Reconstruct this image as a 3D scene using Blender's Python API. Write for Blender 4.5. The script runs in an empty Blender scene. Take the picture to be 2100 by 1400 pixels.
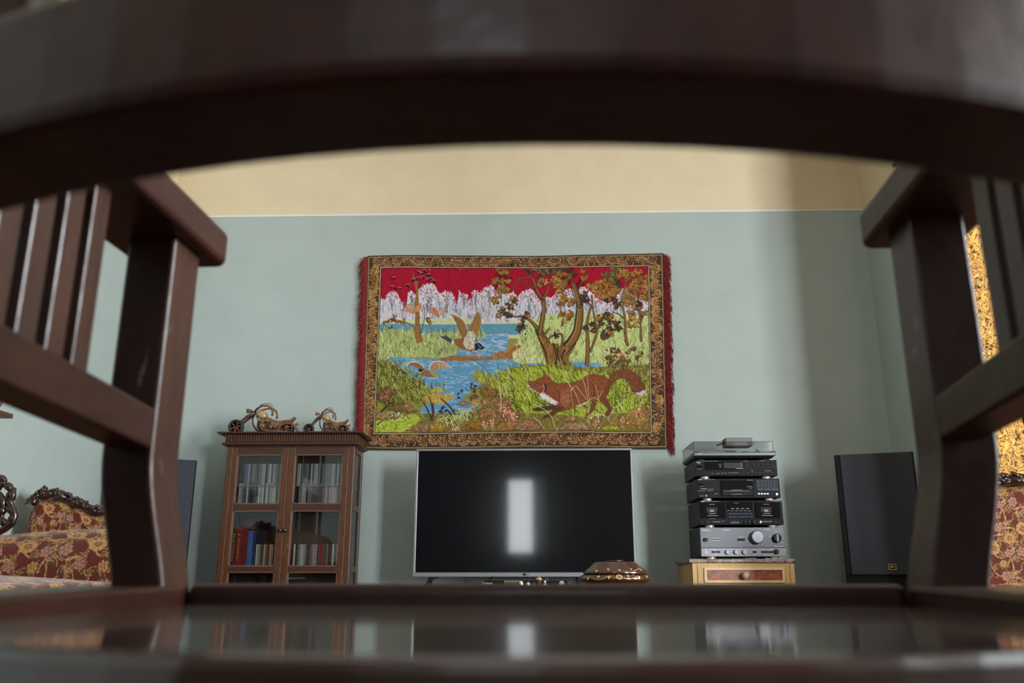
import bpy, bmesh, math, random
import numpy as np
from mathutils import Vector, Matrix
sc = bpy.context.scene
COL = sc.collection
rad = math.radians
# ------------------------------------------------------------------ camera (a 30 mm lens, low behind a chair, looking slightly up)
CAM_H, PITCH, YAW, FPX = 0.46, rad(15.6), rad(1.45), 1750.0
cd_ = bpy.data.cameras.new('camera'); cam = bpy.data.objects.new('camera', cd_); COL.objects.link(cam)
cam.location = (0, 0, CAM_H); cam.rotation_euler = (rad(90)+PITCH, 0, YAW)
cd_.sensor_width = 36; cd_.lens = 36*FPX/2100; cd_.clip_start = .01
cd_.dof.use_dof = True; cd_.dof.focus_distance = 4.7; cd_.dof.aperture_fstop = 9.0
sc.camera = cam
# ------------------------------------------------------------------ daylight
sc.view_settings.view_transform = 'Standard'; sc.view_settings.look = 'None'; sc.view_settings.gamma = 1; sc.view_settings.use_curve_mapping = False
sc.view_settings.exposure = 0.0
w = bpy.data.worlds.new('overcast_sky'); sc.world = w; w.use_nodes = True
w.node_tree.nodes['Background'].inputs[0].default_value = (.80, .90, 1, 1); w.node_tree.nodes['Background'].inputs[1].default_value = 2.0
def daylight(name, loc, rot, sx, sy, power, col=(.93, .97, 1)):
    l = bpy.data.lights.new(name, 'AREA'); l.shape = 'RECTANGLE'; l.size = sx; l.size_y = sy; l.energy = power; l.color = col
    o = bpy.data.objects.new(name, l); o.location = loc; o.rotation_euler = rot; COL.objects.link(o)
XR, XL, YB, YN, ZC, XV, YJ = 2.12, -2.34, 5.10, -1.40, 3.45, 3.95, 3.00        # right, left, back, near wall, ceiling; the bay beside the camera reaches to XV and ends at YJ
WIN = dict(a=(-.10, 1.30, .75, 2.55), b=(3.42, 4.12, .45, 2.45))   # openings of the bay and of the right wall: y0, y1, z0, z1
REARWIN = (-.36, .14, .74, 1.72); FRENCH = (2.92, 3.74, .45, 2.62)
daylight('daylight_bay_window', (XV+.20, .60, 1.65), (0, rad(90), 0), 1.8, 1.4, 620)
daylight('daylight_french_window', (3.33, YN-.20, 1.55), (rad(90), 0, 0), .8, 2.1, 535)
daylight('daylight_curtained_window', (XR+.30, 3.77, 1.45), (0, rad(90), 0), 2.0, .7, 130, (1, .95, .88))
daylight('daylight_rear_window', (-.11, YN-.30, 1.25), (rad(90), 0, 0), .5, 1.0, 26)

# ------------------------------------------------------------------ helpers
def P(x, y, Y):                                  # the point at room depth Y that the photograph shows at pixel x, y
    dx, dz = (x-1050)/FPX, (700-y)/FPX
    f = math.cos(PITCH)-dz*math.sin(PITCH); u = math.sin(PITCH)+dz*math.cos(PITCH)
    wx = dx*math.cos(YAW)-f*math.sin(YAW); wy = dx*math.sin(YAW)+f*math.cos(YAW)
    k = Y/wy
    return Vector((wx*k, Y, CAM_H+u*k))
def px(x, y, Y): return P(x, y, Y).x
def pz(x, y, Y): return P(x, y, Y).z
MATS = {}
def nodes(name):
    m = bpy.data.materials.new(name); m.use_nodes = True; MATS[name] = m
    return m, m.node_tree.nodes, m.node_tree.links, m.node_tree.nodes['Principled BSDF']
def sr(*c):
    return tuple(((v/255)/12.92 if v/255 <= .04045 else ((v/255+.055)/1.055)**2.4) for v in c)+(1,)
def mat(name, col, rough=.5, metal=0, spec=.5, vary=.12, scale=30, bump=0, stretch=(1, 1, 1), coat=0, coat_rough=.1, col2=None, detail=4, bscale=None):
    m, n, l, b = nodes(name)
    b.inputs['Roughness'].default_value = rough; b.inputs['Metallic'].default_value = metal; b.inputs['Specular IOR Level'].default_value = spec
    b.inputs['Coat Weight'].default_value = coat; b.inputs['Coat Roughness'].default_value = coat_rough
    tc = n.new('ShaderNodeTexCoord'); mp = n.new('ShaderNodeMapping'); mp.inputs['Scale'].default_value = stretch; l.new(tc.outputs['Object'], mp.inputs[0])
    nz = n.new('ShaderNodeTexNoise'); nz.inputs['Scale'].default_value = scale; nz.inputs['Detail'].default_value = detail; l.new(mp.outputs[0], nz.inputs['Vector'])
    r = n.new('ShaderNodeValToRGB'); r.color_ramp.elements[0].position = .3; r.color_ramp.elements[1].position = .7
    c2 = col2 or tuple(v*(1-2*vary) for v in col[:3])+(1,)
    r.color_ramp.elements[0].color = c2; r.color_ramp.elements[1].color = col
    l.new(nz.outputs[0], r.inputs[0]); l.new(r.outputs[0], b.inputs['Base Color'])
    if bump:
        bp = n.new('ShaderNodeBump'); bp.inputs['Strength'].default_value = bump; bp.inputs['Distance'].default_value = .002
        if bscale:
            n2 = n.new('ShaderNodeTexNoise'); n2.inputs['Scale'].default_value = bscale; l.new(tc.outputs['Object'], n2.inputs['Vector']); l.new(n2.outputs[0], bp.inputs['Height'])
        else: l.new(nz.outputs[0], bp.inputs['Height'])
        l.new(bp.outputs[0], b.inputs['Normal'])
        if coat: l.new(bp.outputs[0], b.inputs['Coat Normal'])
    return m
def thin_glass(name, tint, gloss=.08, rough=.02, ior=1.5, fk=1.0):
    m, n, l, b = nodes(name); n.remove(b); out = n['Material Output']
    tr = n.new('ShaderNodeBsdfTransparent'); tr.inputs[0].default_value = tint; gl = n.new('ShaderNodeBsdfGlossy'); gl.inputs['Roughness'].default_value = rough
    fr = n.new('ShaderNodeFresnel'); fr.inputs[0].default_value = ior; mx = n.new('ShaderNodeMixShader')
    ad = n.new('ShaderNodeMath'); ad.operation = 'MULTIPLY_ADD'; ad.inputs[1].default_value = fk; ad.inputs[2].default_value = gloss; ad.use_clamp = True
    l.new(fr.outputs[0], ad.inputs[0]); l.new(ad.outputs[0], mx.inputs[0]); l.new(tr.outputs[0], mx.inputs[1]); l.new(gl.outputs[0], mx.inputs[2]); l.new(mx.outputs[0], out.inputs[0])
    return m
BASE = {}
class MB:
    def __init__(s): s.v = []; s.f = []; s.c = None
    def add(s, vs, fs):
        o = len(s.v); s.v += [tuple(v) for v in vs]; s.f += [tuple(i+o for i in f) for f in fs]; return s
    def box(s, x0, x1, y0, y1, z0, z1):
        return s.add([(x0, y0, z0), (x1, y0, z0), (x1, y1, z0), (x0, y1, z0), (x0, y0, z1), (x1, y0, z1), (x1, y1, z1), (x0, y1, z1)],
                     [(3, 2, 1, 0), (4, 5, 6, 7), (0, 1, 5, 4), (1, 2, 6, 5), (2, 3, 7, 6), (3, 0, 4, 7)])
    def beam(s, p, q, w, h, side=(1, 0, 0)):      # bar from p to q, w wide along side, h the other way
        p, q = Vector(p), Vector(q); d = (q-p).normalized(); a = Vector(side); a = (a-d*a.dot(d)).normalized(); b = d.cross(a)
        vs = [e+a*(i*w/2)+b*(j*h/2) for e in (p, q) for i, j in ((-1, -1), (1, -1), (1, 1), (-1, 1))]
        return s.add(vs, [(0, 3, 2, 1), (4, 5, 6, 7), (0, 1, 5, 4), (1, 2, 6, 5), (2, 3, 7, 6), (3, 0, 4, 7)])
    def sweep(s, secs):                            # skin over equal-length rings
        n = len(secs[0]); vs = [p for r in secs for p in r]; fs = []
        for i in range(len(secs)-1):
            for j in range(n): fs.append((i*n+j, i*n+(j+1) % n, (i+1)*n+(j+1) % n, (i+1)*n+j))
        fs.append(tuple(range(n-1, -1, -1))); fs.append(tuple((len(secs)-1)*n+j for j in range(n)))
        return s.add(vs, fs)
    def tube(s, path, r, n=8, flat=1.0):
        path = [Vector(p) for p in path]; rr = r if isinstance(r, (list, tuple)) else [r]*len(path); secs = []; a = None
        for i, p in enumerate(path):
            d = (path[min(i+1, len(path)-1)]-path[max(i-1, 0)]).normalized()
            if a is None: a = d.orthogonal().normalized()
            a = (a-d*a.dot(d)).normalized(); b = d.cross(a)
            secs.append([p+(a*math.cos(t)+b*math.sin(t)*flat)*rr[i] for t in [k*6.28319/n for k in range(n)]])
        return s.sweep(secs)
    def lathe(s, prof, c=(0, 0, 0), n=24, sx=1, sy=1, axis='z'):
        secs = []
        for r, z in prof:
            ring = [(r*math.cos(t)*sx, r*math.sin(t)*sy, z) for t in [k*6.28319/n for k in range(n)]]
            if axis == 'y': ring = [(x, -zz, y) for x, y, zz in ring]
            if axis == 'x': ring = [(zz, x, y) for x, y, zz in ring]
            secs.append([Vector(p)+Vector(c) for p in ring])
        return s.sweep(secs)
    def ball(s, c, rx, ry=None, rz=None, n=12, m=8, rot=None):
        ry = ry or rx; rz = rz or rx; secs = []
        for i in range(m+1):
            a = -1.5707+3.14159*i/m; secs.append([Vector(c)+((rot @ v) if rot else v) for v in [Vector((rx*math.cos(a)*math.cos(t), ry*math.cos(a)*math.sin(t), rz*math.sin(a))) for t in [k*6.28319/n for k in range(n)]]])
        return s.sweep(secs)
    def prism(s, pts, a0, a1, plane='xz'):         # outline extruded from a0 to a1 across the plane
        f = {'xz': lambda p, a: (p[0], a, p[1]), 'xy': lambda p, a: (p[0], p[1], a), 'yz': lambda p, a: (a, p[0], p[1])}[plane]
        return s.sweep([[f(p, a0) for p in pts], [f(p, a1) for p in pts]])
    def build(s, name, m, parent=None, local=False, bevel=0, smooth=False, seg=2, sub=0):
        me = bpy.data.meshes.new(name); vs = s.v
        if parent is not None and not local:
            b = BASE[parent.name]; vs = [(x-b[0], y-b[1], z-b[2]) for x, y, z in vs]
        me.from_pydata(vs, [], s.f)
        bm = bmesh.new(); bm.from_mesh(me); bmesh.ops.remove_doubles(bm, verts=bm.verts, dist=1e-6); bmesh.ops.recalc_face_normals(bm, faces=bm.faces); bm.to_mesh(me); bm.free()
        o = bpy.data.objects.new(name, me); COL.objects.link(o); o.data.materials.append(MATS[m] if isinstance(m, str) else m)
        if parent is not None: o.parent = parent; BASE[o.name] = BASE[parent.name]
        else: BASE[o.name] = (0, 0, 0)
        if smooth: me.polygons.foreach_set('use_smooth', [True]*len(me.polygons))
        if bevel:
            md = o.modifiers.new('soft edges', 'BEVEL'); md.width = bevel; md.segments = seg; md.limit_method = 'ANGLE'; md.angle_limit = rad(40)
        if sub:
            md = o.modifiers.new('smooth', 'SUBSURF'); md.levels = sub; md.render_levels = sub
        return o
def tag(o, label, cat, group=None):
    o['label'] = label; o['category'] = cat
    if group: o['group'] = group
    return o
def thing(name, label, cat, loc=(0, 0, 0), rz=0, group=None):
    o = bpy.data.objects.new(name, None); COL.objects.link(o); o.location = loc; o.rotation_euler = (0, 0, rz); o.empty_display_size = .05
    BASE[o.name] = tuple(loc); return tag(o, label, cat, group)
def struct(name, mb, m, **k):
    o = mb.build(name, m, **k)
    if o.parent is None: o['kind'] = 'structure'
    return o
def box(x0, x1, y0, y1, z0, z1): return MB().box(x0, x1, y0, y1, z0, z1)
def lettering(text, m, parent, x, y, z, width=None, height=None, name='lettering', local=False, spin=0, bold=0):   # flat printed letters facing the room (-y)
    cu = bpy.data.curves.new('t', 'FONT'); cu.body = text; cu.size = 1; cu.extrude = .0; cu.offset = bold; cu.resolution_u = 2
    ob = bpy.data.objects.new('t', cu); me = bpy.data.meshes.new_from_object(ob); bpy.data.objects.remove(ob); bpy.data.curves.remove(cu)
    n = len(me.vertices); a = np.empty(n*3, np.float32); me.vertices.foreach_get('co', a); a = a.reshape(-1, 3)
    lo, hi = a.min(0), a.max(0); k = width/(hi[0]-lo[0]) if width else height/(hi[1]-lo[1]); kz = height/(hi[1]-lo[1]) if height else k
    X = (a[:, 0]-(lo[0]+hi[0])/2)*k; Zz = (a[:, 1]-(lo[1]+hi[1])/2)*kz
    if spin: X, Zz = X*math.cos(spin)-Zz*math.sin(spin), X*math.sin(spin)+Zz*math.cos(spin)
    b = (0, 0, 0) if local else BASE[parent.name]
    q = np.stack([X+x-b[0], np.full(n, y-b[1], np.float32), Zz+z-b[2]], 1).astype(np.float32); me.vertices.foreach_set('co', q.ravel()); me.update(); me.name = name
    o = bpy.data.objects.new(name, me); COL.objects.link(o); o.parent = parent; BASE[o.name] = BASE[parent.name]; me.materials.clear(); me.materials.append(MATS[m]); return o
def dup(o, parent=None):
    c = o.copy(); COL.objects.link(c); c.parent = parent; BASE[c.name] = BASE.get(o.name, (0, 0, 0))
    for ch in list(o.children): dup(ch, c)
    return c

# ---------------------------------------------------------------- painter for woven pictures (numpy only, no files)
class Canvas:
    def __init__(s, x0, y0, x1, y1, S, seed=1):
        s.x0, s.y0, s.S = x0, y0, S
        s.W, s.H = int((x1-x0)*S), int((y1-y0)*S)
        s.a = np.zeros((s.H, s.W, 3), np.float32)
        s.r = random.Random(seed); s.n = np.random.RandomState(seed)
        s.wrap = False
    def poly(s, pts, col, jit=14, vj=0):
        P = (np.array(pts, np.float32)-(s.x0, s.y0))*s.S
        xa, ya = np.maximum(np.floor(P.min(0)).astype(int), 0); xb = min(int(P[:,0].max())+2, s.W); yb = min(int(P[:,1].max())+2, s.H)
        if xb <= xa or yb <= ya: return
        X, Y = np.meshgrid(np.arange(xa, xb)+.5, np.arange(ya, yb)+.5)
        m = np.zeros(X.shape, bool); Q = np.roll(P, -1, 0)
        for (ax, ay), (bx, by) in zip(P, Q):
            if ay == by: continue
            c = (Y < ay) != (Y < by)
            m ^= c & (X < (bx-ax)*(Y-ay)/(by-ay)+ax)
        v = s.a[ya:yb, xa:xb]
        c = np.array(col, np.float32)+s.n.normal(0, jit, X.shape)[..., None]*np.array((1, 1, 1))
        v[m] = c[m]
    def ell(s, x, y, rx, ry, col, ang=0, jit=8, n=14):
        ca, sa = math.cos(ang), math.sin(ang)
        s.poly([(x+rx*math.cos(t)*ca-ry*math.sin(t)*sa, y+rx*math.cos(t)*sa+ry*math.sin(t)*ca) for t in [i*6.2832/n for i in range(n)]], col, jit)
    def seg(s, ax, ay, bx, by, w0, w1, col, al=1.):
        S = s.S; ax = (ax-s.x0)*S; bx = (bx-s.x0)*S; ay = (ay-s.y0)*S; by = (by-s.y0)*S; w0 *= S/2; w1 *= S/2
        w = max(w0, w1)+1
        xa = max(int(min(ax, bx)-w), 0); xb = min(int(max(ax, bx)+w)+2, s.W); ya = max(int(min(ay, by)-w), 0); yb = min(int(max(ay, by)+w)+2, s.H)
        if xb <= xa or yb <= ya: return
        X = np.arange(xa, xb)[None, :]+.5; Y = np.arange(ya, yb)[:, None]+.5
        dx, dy = bx-ax, by-ay; L = dx*dx+dy*dy+1e-9
        t = np.clip(((X-ax)*dx+(Y-ay)*dy)/L, 0, 1)
        d = np.sqrt((X-ax-t*dx)**2+(Y-ay-t*dy)**2)
        c = np.clip((w0+(w1-w0)*t)-d+.5, 0, 1)*al
        v = s.a[ya:yb, xa:xb]
        v += (np.array(col, np.float32)-v)*c[..., None]
    def line(s, pts, w0, w1, col, al=1.):
        n = len(pts)-1
        for i in range(n):
            s.seg(*pts[i], *pts[i+1], w0+(w1-w0)*i/n, w0+(w1-w0)*(i+1)/n, col, al)
    def curve(s, pts, w0, w1, col, al=1., k=4):      # Catmull-Rom through the points
        q = [pts[0]]+list(pts)+[pts[-1]]; o = []
        for i in range(1, len(q)-2):
            for j in range(k):
                t = j/k; a, b, c, d = q[i-1], q[i], q[i+1], q[i+2]
                o.append(tuple(.5*((2*b[m])+(-a[m]+c[m])*t+(2*a[m]-5*b[m]+4*c[m]-d[m])*t*t+(-a[m]+3*b[m]-3*c[m]+d[m])*t**3) for m in (0, 1)))
        o.append(pts[-1]); s.line(o, w0, w1, col, al)
    def inside(s, pts):
        xs = [p[0] for p in pts]; ys = [p[1] for p in pts]
        while True:
            x = s.r.uniform(min(xs), max(xs)); y = s.r.uniform(min(ys), max(ys)); k = False
            for i in range(len(pts)):
                (ax, ay), (bx, by) = pts[i], pts[i-1]
                if (ay > y) != (by > y) and x < (bx-ax)*(y-ay)/(by-ay)+ax: k = not k
            if k: return x, y
    def grass(s, pts, n, L, ang, spread, cols, w=1.0, bend=.5, al=.9):
        q = sorted([s.inside(pts) for _ in range(n)], key=lambda p: p[1])
        for x, y in q:
            a = ang+s.r.gauss(0, spread); l = L*s.r.uniform(.6, 1.3); b = a+s.r.uniform(-bend, bend)
            mx, my = x+math.cos(a)*l*.5, y-math.sin(a)*l*.5
            s.line([(x, y), (mx, my), (mx+math.cos(b)*l*.5, my-math.sin(b)*l*.5)], w, w*.35, s.r.choice(cols), al)
    def leaf(s, x, y, r, ang, col, lobes=5, edge=(60, 38, 16), vein=(210, 170, 100)):
        fan = [ang+(i-(lobes-1)/2)*(4.4/lobes) for i in range(lobes)]
        for f in fan: s.ell(x+math.cos(f)*r*.62+.5, y+math.sin(f)*r*.62+.7, r*.5, r*.36, edge, f, 4, 9)
        for f in fan:
            j = s.r.uniform(-12, 12); s.ell(x+math.cos(f)*r*.6, y+math.sin(f)*r*.6, r*.44, r*.3, [v+j for v in col], f, 7, 9)
        if vein:
            for f in fan[::2]: s.seg(x, y, x+math.cos(f)*r*.7, y+math.sin(f)*r*.7, .5, .3, vein, .5)

def Z(ox, oy, *p, k=5.833): return [(ox+a/k, oy+b/k) for a, b in p]
def paint_tapestry(S=1.3):
    c = Canvas(738, 516, 1374, 926, S, 7); R = c.r
    A = lambda *p: Z(700, 500, *p); B = lambda *p: Z(1040, 500, *p); D = lambda *p: Z(700, 710, *p); E = lambda *p: Z(1040, 710, *p)
    # sky
    c.poly([(760, 540), (1345, 540), (1345, 660), (760, 660)], (158, 12, 42), 9)
    for _ in range(260): c.seg(*(lambda x, y: (x, y, x+R.uniform(-2, 2), y+R.uniform(4, 12)))(R.uniform(775, 1335), R.uniform(545, 610)), 3, 2, R.choice([(140, 4, 30), (176, 30, 60), (128, 0, 24)]), .25)
    for x, y, r in ((1036, 566, 15), (1030, 585, 12), (1170, 565, 16), (1190, 585, 12)): 
        for _ in range(14): c.ell(x+R.gauss(0, r/2), y+R.gauss(0, r/2), 5, 5, (118, 2, 16), 0, 6)
    # white wood far away
    tops = [(770, 612), (778, 609), (783, 615), (790, 622), (797, 608), (806, 602), (816, 606), (822, 622), (833, 640), (838, 604), (846, 602), (852, 612), (862, 596), (872, 588), (884, 586), (896, 594), (899, 603), (906, 606), (915, 600), (926, 606), (933, 616), (938, 630), (943, 600), (950, 610), (956, 605), (960, 622), (970, 614), (975, 598), (982, 606), (990, 600), (998, 592), (1008, 588), (1014, 594), (1018, 612), (1026, 588), (1034, 592), (1046, 606), (1054, 600), (1062, 612), (1072, 600), (1080, 598), (1092, 594), (1100, 606), (1108, 620), (1116, 612), (1128, 616), (1138, 608), (1148, 606), (1160, 598), (1172, 594), (1180, 606), (1192, 592), (1206, 594), (1214, 604), (1226, 616), (1236, 622), (1250, 626), (1262, 620), (1270, 598), (1284, 594), (1292, 606), (1306, 612), (1318, 614), (1330, 622), (1345, 620)]
    c.poly(tops+[(1345, 680), (765, 680)], (199, 194, 202), 10)
    for i in range(1500):
        x = R.uniform(772, 1338); ty = np.interp(x, [t[0] for t in tops], [t[1] for t in tops])
        y = ty+abs(R.gauss(0, 9))-2
        c.seg(x, y, x+R.uniform(-2, 2), y+R.uniform(1, 4), 1.2, .8, R.choice([(150, 20, 50), (170, 60, 85), (235, 232, 236), (225, 220, 225), (120, 40, 60), (236, 234, 240)]), .85)
    for i in range(430):
        x = R.uniform(775, 1336); y = R.uniform(628, 672); l = R.uniform(8, 22); a = R.gauss(0, .25)
        c.curve([(x, y), (x+a*l*.5+R.uniform(-1, 1), y-l*.5), (x+a*l+R.uniform(-3, 3), y-l)], R.uniform(.8, 1.7), .5, R.choice([(96, 98, 112), (120, 122, 136), (80, 80, 92), (140, 142, 156)]), .8)
    for i in range(300):
        x = R.uniform(775, 1336); y = R.uniform(618, 668)
        c.seg(x, y, x+R.uniform(-4, 4), y+R.uniform(3, 9), 1.6, 1, R.choice([(222, 220, 228), (236, 234, 240), (205, 200, 212)]), .8)
    for cx, cy, r in ((806, 614, 13), (845, 612, 8), (880, 600, 18), (880, 615, 16), (918, 614, 15), (953, 612, 8), (976, 606, 8), (1005, 600, 13), (1028, 600, 9), (1052, 612, 10), (1086, 610, 15), (1122, 622, 12), (1150, 616, 12), (1176, 608, 13), (1200, 604, 10), (1222, 622, 10), (1275, 608, 11), (1312, 624, 13)):
        for _ in range(int(r*9)):
            a = R.uniform(0, 6.28); d = r*math.sqrt(R.random()); x = cx+math.cos(a)*d; y = cy+math.sin(a)*d*.95
            c.seg(x, y, x+R.uniform(-1.5, 1.5), y+R.uniform(1, 3.5), 1.5, .9, R.choice([(226, 222, 228), (238, 236, 240), (214, 208, 214), (150, 26, 54), (130, 60, 78), (236, 230, 234), (200, 190, 198)]), .9)
        for _ in range(5): c.curve([(cx+R.uniform(-r, r)*.3, cy+r+R.uniform(4, 20)), (cx+R.uniform(-r, r)*.4, cy+r*.6), (cx+R.uniform(-r, r)*.9, cy-r*.2)], 1.3, .5, R.choice([(96, 92, 104), (120, 112, 124)]), .8)
    c.poly([(765, 680), (1345, 680), (1345, 895), (765, 895)], (140, 134, 70), 16)
    # pale meadow edge, far lake
    c.poly([(768, 664), (870, 660), (940, 655), (985, 664), (1010, 668), (1090, 660), (1120, 648), (1345, 650), (1345, 700), (768, 700)], (196, 198, 150), 10)
    c.poly([(768, 671), (905, 671), (1080, 669), (1096, 676), (1090, 692), (768, 694)], (92, 142, 166), 10)
    for i in range(110):
        x = R.uniform(770, 1085); c.seg(x, R.uniform(672, 690), x+R.uniform(4, 12), R.uniform(672, 690), .8, .5, R.choice([(70, 118, 150), (120, 164, 184), (100, 150, 160)]), .4)
    # meadows
    lb = [(768, 688), (800, 682), (840, 684), (870, 690), (905, 686), (985, 684), (1000, 692), (962, 718), (940, 734), (905, 740), (860, 738), (768, 748)]
    c.poly(lb, (160, 170, 104), 12)
    c.grass(lb, 700, 12, 1.6, .35, [(196, 204, 130), (180, 190, 110), (120, 130, 76), (206, 212, 150), (92, 104, 66), (150, 162, 96)], 1.2)
    rb = [(1085, 668), (1110, 655), (1345, 655), (1345, 800), (1180, 765), (1110, 752), (1070, 746), (1050, 735), (1060, 710), (1070, 690)]
    c.poly(rb, (188, 198, 128), 12)
    c.grass(rb, 1100, 12, 1.55, .4, [(206, 214, 146), (196, 206, 128), (128, 138, 84), (96, 106, 66), (214, 220, 160), (170, 184, 104)], 1.1)
    c.grass(rb, 170, 17, 1.5, .35, [(84, 88, 60), (70, 66, 48), (110, 104, 66)], 1.1, .7)
    c.grass(lb, 120, 15, 1.6, .5, [(66, 74, 52), (84, 88, 60), (214, 218, 170)], 1.2, .9)
    c.grass(rb, 260, 9, 1.5, .6, [(104, 112, 70), (120, 126, 78), (86, 90, 58)], 1.2, .9)
    # river
    rv = [(955, 716), (985, 700), (1012, 690), (1042, 690), (1046, 700), (1040, 718), (1032, 732), (1050, 740), (1085, 746), (1110, 752), (1118, 760), (1095, 760), (1072, 756), (1052, 762), (1020, 775), (985, 778), (1000, 790), (965, 806), (950, 822), (985, 838), (985, 852), (860, 850), (866, 832), (900, 824), (890, 806), (868, 800), (838, 782), (815, 776), (790, 750), (800, 738), (860, 742), (905, 740), (935, 732)]
    c.poly(rv, (98, 148, 184), 10)
    for i in range(520):
        x, y = c.inside(rv); l = R.uniform(5, 15)
        c.curve([(x-l/2, y), (x-l/5, y-R.uniform(0, 1.4)), (x+l/5, y+R.uniform(0, 1)), (x+l/2, y)], 1.1, .6, R.choice([(70, 116, 160), (128, 174, 200), (208, 216, 218), (84, 134, 176), (186, 200, 208), (110, 160, 196)]), .75)
    up = [(985, 700), (1012, 690), (1042, 690), (1044, 705), (1030, 732), (960, 738), (950, 728)]
    for i in range(130):
        x, y = c.inside(up); c.seg(x, y, x+R.uniform(4, 10), y+R.uniform(-1, 1), 1.2, .7, R.choice([(210, 200, 190), (224, 220, 216), (150, 178, 196)]), .8)
    for sh in ([(900, 740), (930, 735), (990, 738), (1030, 736), (1024, 744), (960, 746), (905, 745)], [(1008, 731), (1040, 726), (1070, 722), (1062, 735), (1050, 743), (1015, 741)], [(1040, 722), (1066, 712), (1076, 718), (1060, 728)]):
        c.poly(sh, (150, 100, 52), 18)
        for i in range(60):
            x, y = c.inside(sh); c.seg(x, y, x+R.uniform(-2, 3), y-R.uniform(1, 3), 1.1, .6, R.choice([(196, 160, 110), (110, 66, 34), (170, 120, 66)]), .8)
    c.poly([(1165, 750), (1200, 748), (1236, 752), (1230, 764), (1170, 762)], (96, 150, 188), 9)
    c.poly([(1040, 742), (1090, 749), (1116, 750), (1112, 757), (1060, 756)], (100, 150, 186), 9)
    pm = [(1052, 730), (1072, 716), (1090, 720), (1112, 745), (1100, 750), (1072, 752), (1055, 746)]
    c.poly(pm, (196, 204, 146), 12); c.grass(pm, 160, 8, 1.3, .6, [(220, 226, 170), (112, 122, 70), (180, 120, 70), (204, 214, 150)], 1)
    # left slender tree
    tk = A((850, 330), (870, 400), (900, 470), (925, 480), (922, 560), (915, 640), (930, 760), (935, 860), (932, 990), (960, 1130), (985, 1190), (960, 1215), (905, 1230), (885, 1150), (870, 1070), (888, 1000), (885, 860), (880, 740), (898, 600), (880, 500), (862, 420))
    c.poly(tk, (142, 100, 52), 12); c.line(A((925, 490), (918, 640), (930, 850), (936, 1000), (950, 1120)), 1.2, 2, (84, 56, 28), .7)
    c.curve(A((885, 1060), (850, 1010), (800, 985), (720, 975)), 3, 1.2, (132, 92, 50)); c.curve(A((950, 1120), (975, 1030), (1000, 900), (990, 760)), 2, 1, (86, 80, 66))
    c.curve(A((520, 990), (600, 930), (680, 960), (740, 975)), 1.6, 1.4, (110, 74, 40))
    for x, y in A((520, 980), (560, 960), (590, 1030), (640, 890), (600, 950), (660, 960), (700, 975), (740, 950), (640, 940), (1050, 950), (1070, 980), (1040, 930), (760, 985)):
        c.leaf(x, y, 4.6, R.uniform(0, 6), R.choice([(150, 104, 52), (120, 80, 40), (86, 56, 34)]), 4)
    for x, y in A((940, 360), (1000, 340), (930, 440), (960, 380), (1050, 390), (1075, 440), (1040, 450), (620, 550), (800, 530), (700, 570), (640, 440), (1110, 470), (980, 420), (860, 460)):
        for _ in range(4): c.ell(x+R.gauss(0, 2.6), y+R.gauss(0, 2), 2.8, 1.8, R.choice([(70, 10, 24), (56, 14, 22), (90, 12, 30)]), R.uniform(0, 3))
        c.curve([(x-4, y-2), (x, y-4), (x+4, y-2)], 1, .6, (214, 178, 166), .8)
    # pair of small pink birds
    for pts, col in ((A((720, 830), (790, 815), (870, 820), (900, 860), (860, 870), (800, 850)), (198, 130, 96)), (A((770, 765), (830, 750), (880, 800), (860, 830), (800, 810)), (190, 150, 120)), (A((880, 850), (890, 780), (950, 740), (960, 780), (930, 850)), (204, 128, 90)), (A((1030, 820), (1100, 800), (1150, 850), (1170, 905), (1120, 880)), (202, 124, 92)), (A((1150, 860), (1170, 810), (1260, 790), (1220, 850), (1180, 890)), (206, 158, 124)), (A((1095, 790), (1130, 800), (1170, 900), (1110, 850)), (196, 112, 80))):
        c.poly(pts, col, 14); c.line(pts+[pts[0]], .7, .7, (96, 62, 52), .7)
    # mallard
    c.poly(A((1300, 865), (1350, 870), (1430, 910), (1480, 980), (1505, 1060), (1500, 1150), (1450, 1160), (1410, 1080), (1380, 980), (1340, 900)), (150, 108, 62), 14)
    c.poly(A((1530, 1040), (1560, 980), (1600, 900), (1640, 835), (1670, 870), (1680, 960), (1665, 1050), (1640, 1110), (1600, 1150), (1520, 1170)), (158, 114, 62), 14)
    c.poly(A((1345, 1180), (1420, 1165), (1480, 1160), (1510, 1090), (1560, 1060), (1620, 1110), (1635, 1180), (1590, 1240), (1610, 1310), (1560, 1330), (1500, 1310), (1420, 1280), (1370, 1240)), (140, 94, 58), 12)
    c.poly(A((1480, 1160), (1530, 1080), (1580, 1080), (1620, 1130), (1600, 1220), (1590, 1300), (1510, 1300), (1465, 1230)), (206, 194, 172), 16)
    c.poly(A((1170, 1125), (1230, 1140), (1240, 1120), (1290, 1150), (1340, 1185), (1330, 1230), (1270, 1190), (1210, 1160)), (56, 76, 66), 10)
    c.poly(A((1325, 1190), (1350, 1185), (1345, 1230), (1328, 1240)), (224, 214, 190), 5)
    c.poly(A((1600, 1230), (1660, 1215), (1700, 1260), (1735, 1280), (1690, 1300), (1610, 1310)), (34, 36, 46), 10)
    c.line(A((1640, 1240), (1680, 1275), (1640, 1300)), 1, .7, (180, 186, 192))
    for a in ((1340, 880, 1450, 1120), (1370, 920, 1470, 1140), (1420, 940, 1490, 1130), (1390, 900, 1480, 1060), (1640, 860, 1560, 1080), (1660, 900, 1590, 1100), (1670, 980, 1600, 1130), (1620, 890, 1550, 1060), (1655, 1040, 1610, 1120)): c.line(A(a[:2], a[2:]), .9, .7, R.choice([(98, 64, 34), (196, 158, 104), (110, 74, 40)]), .8)
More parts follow.
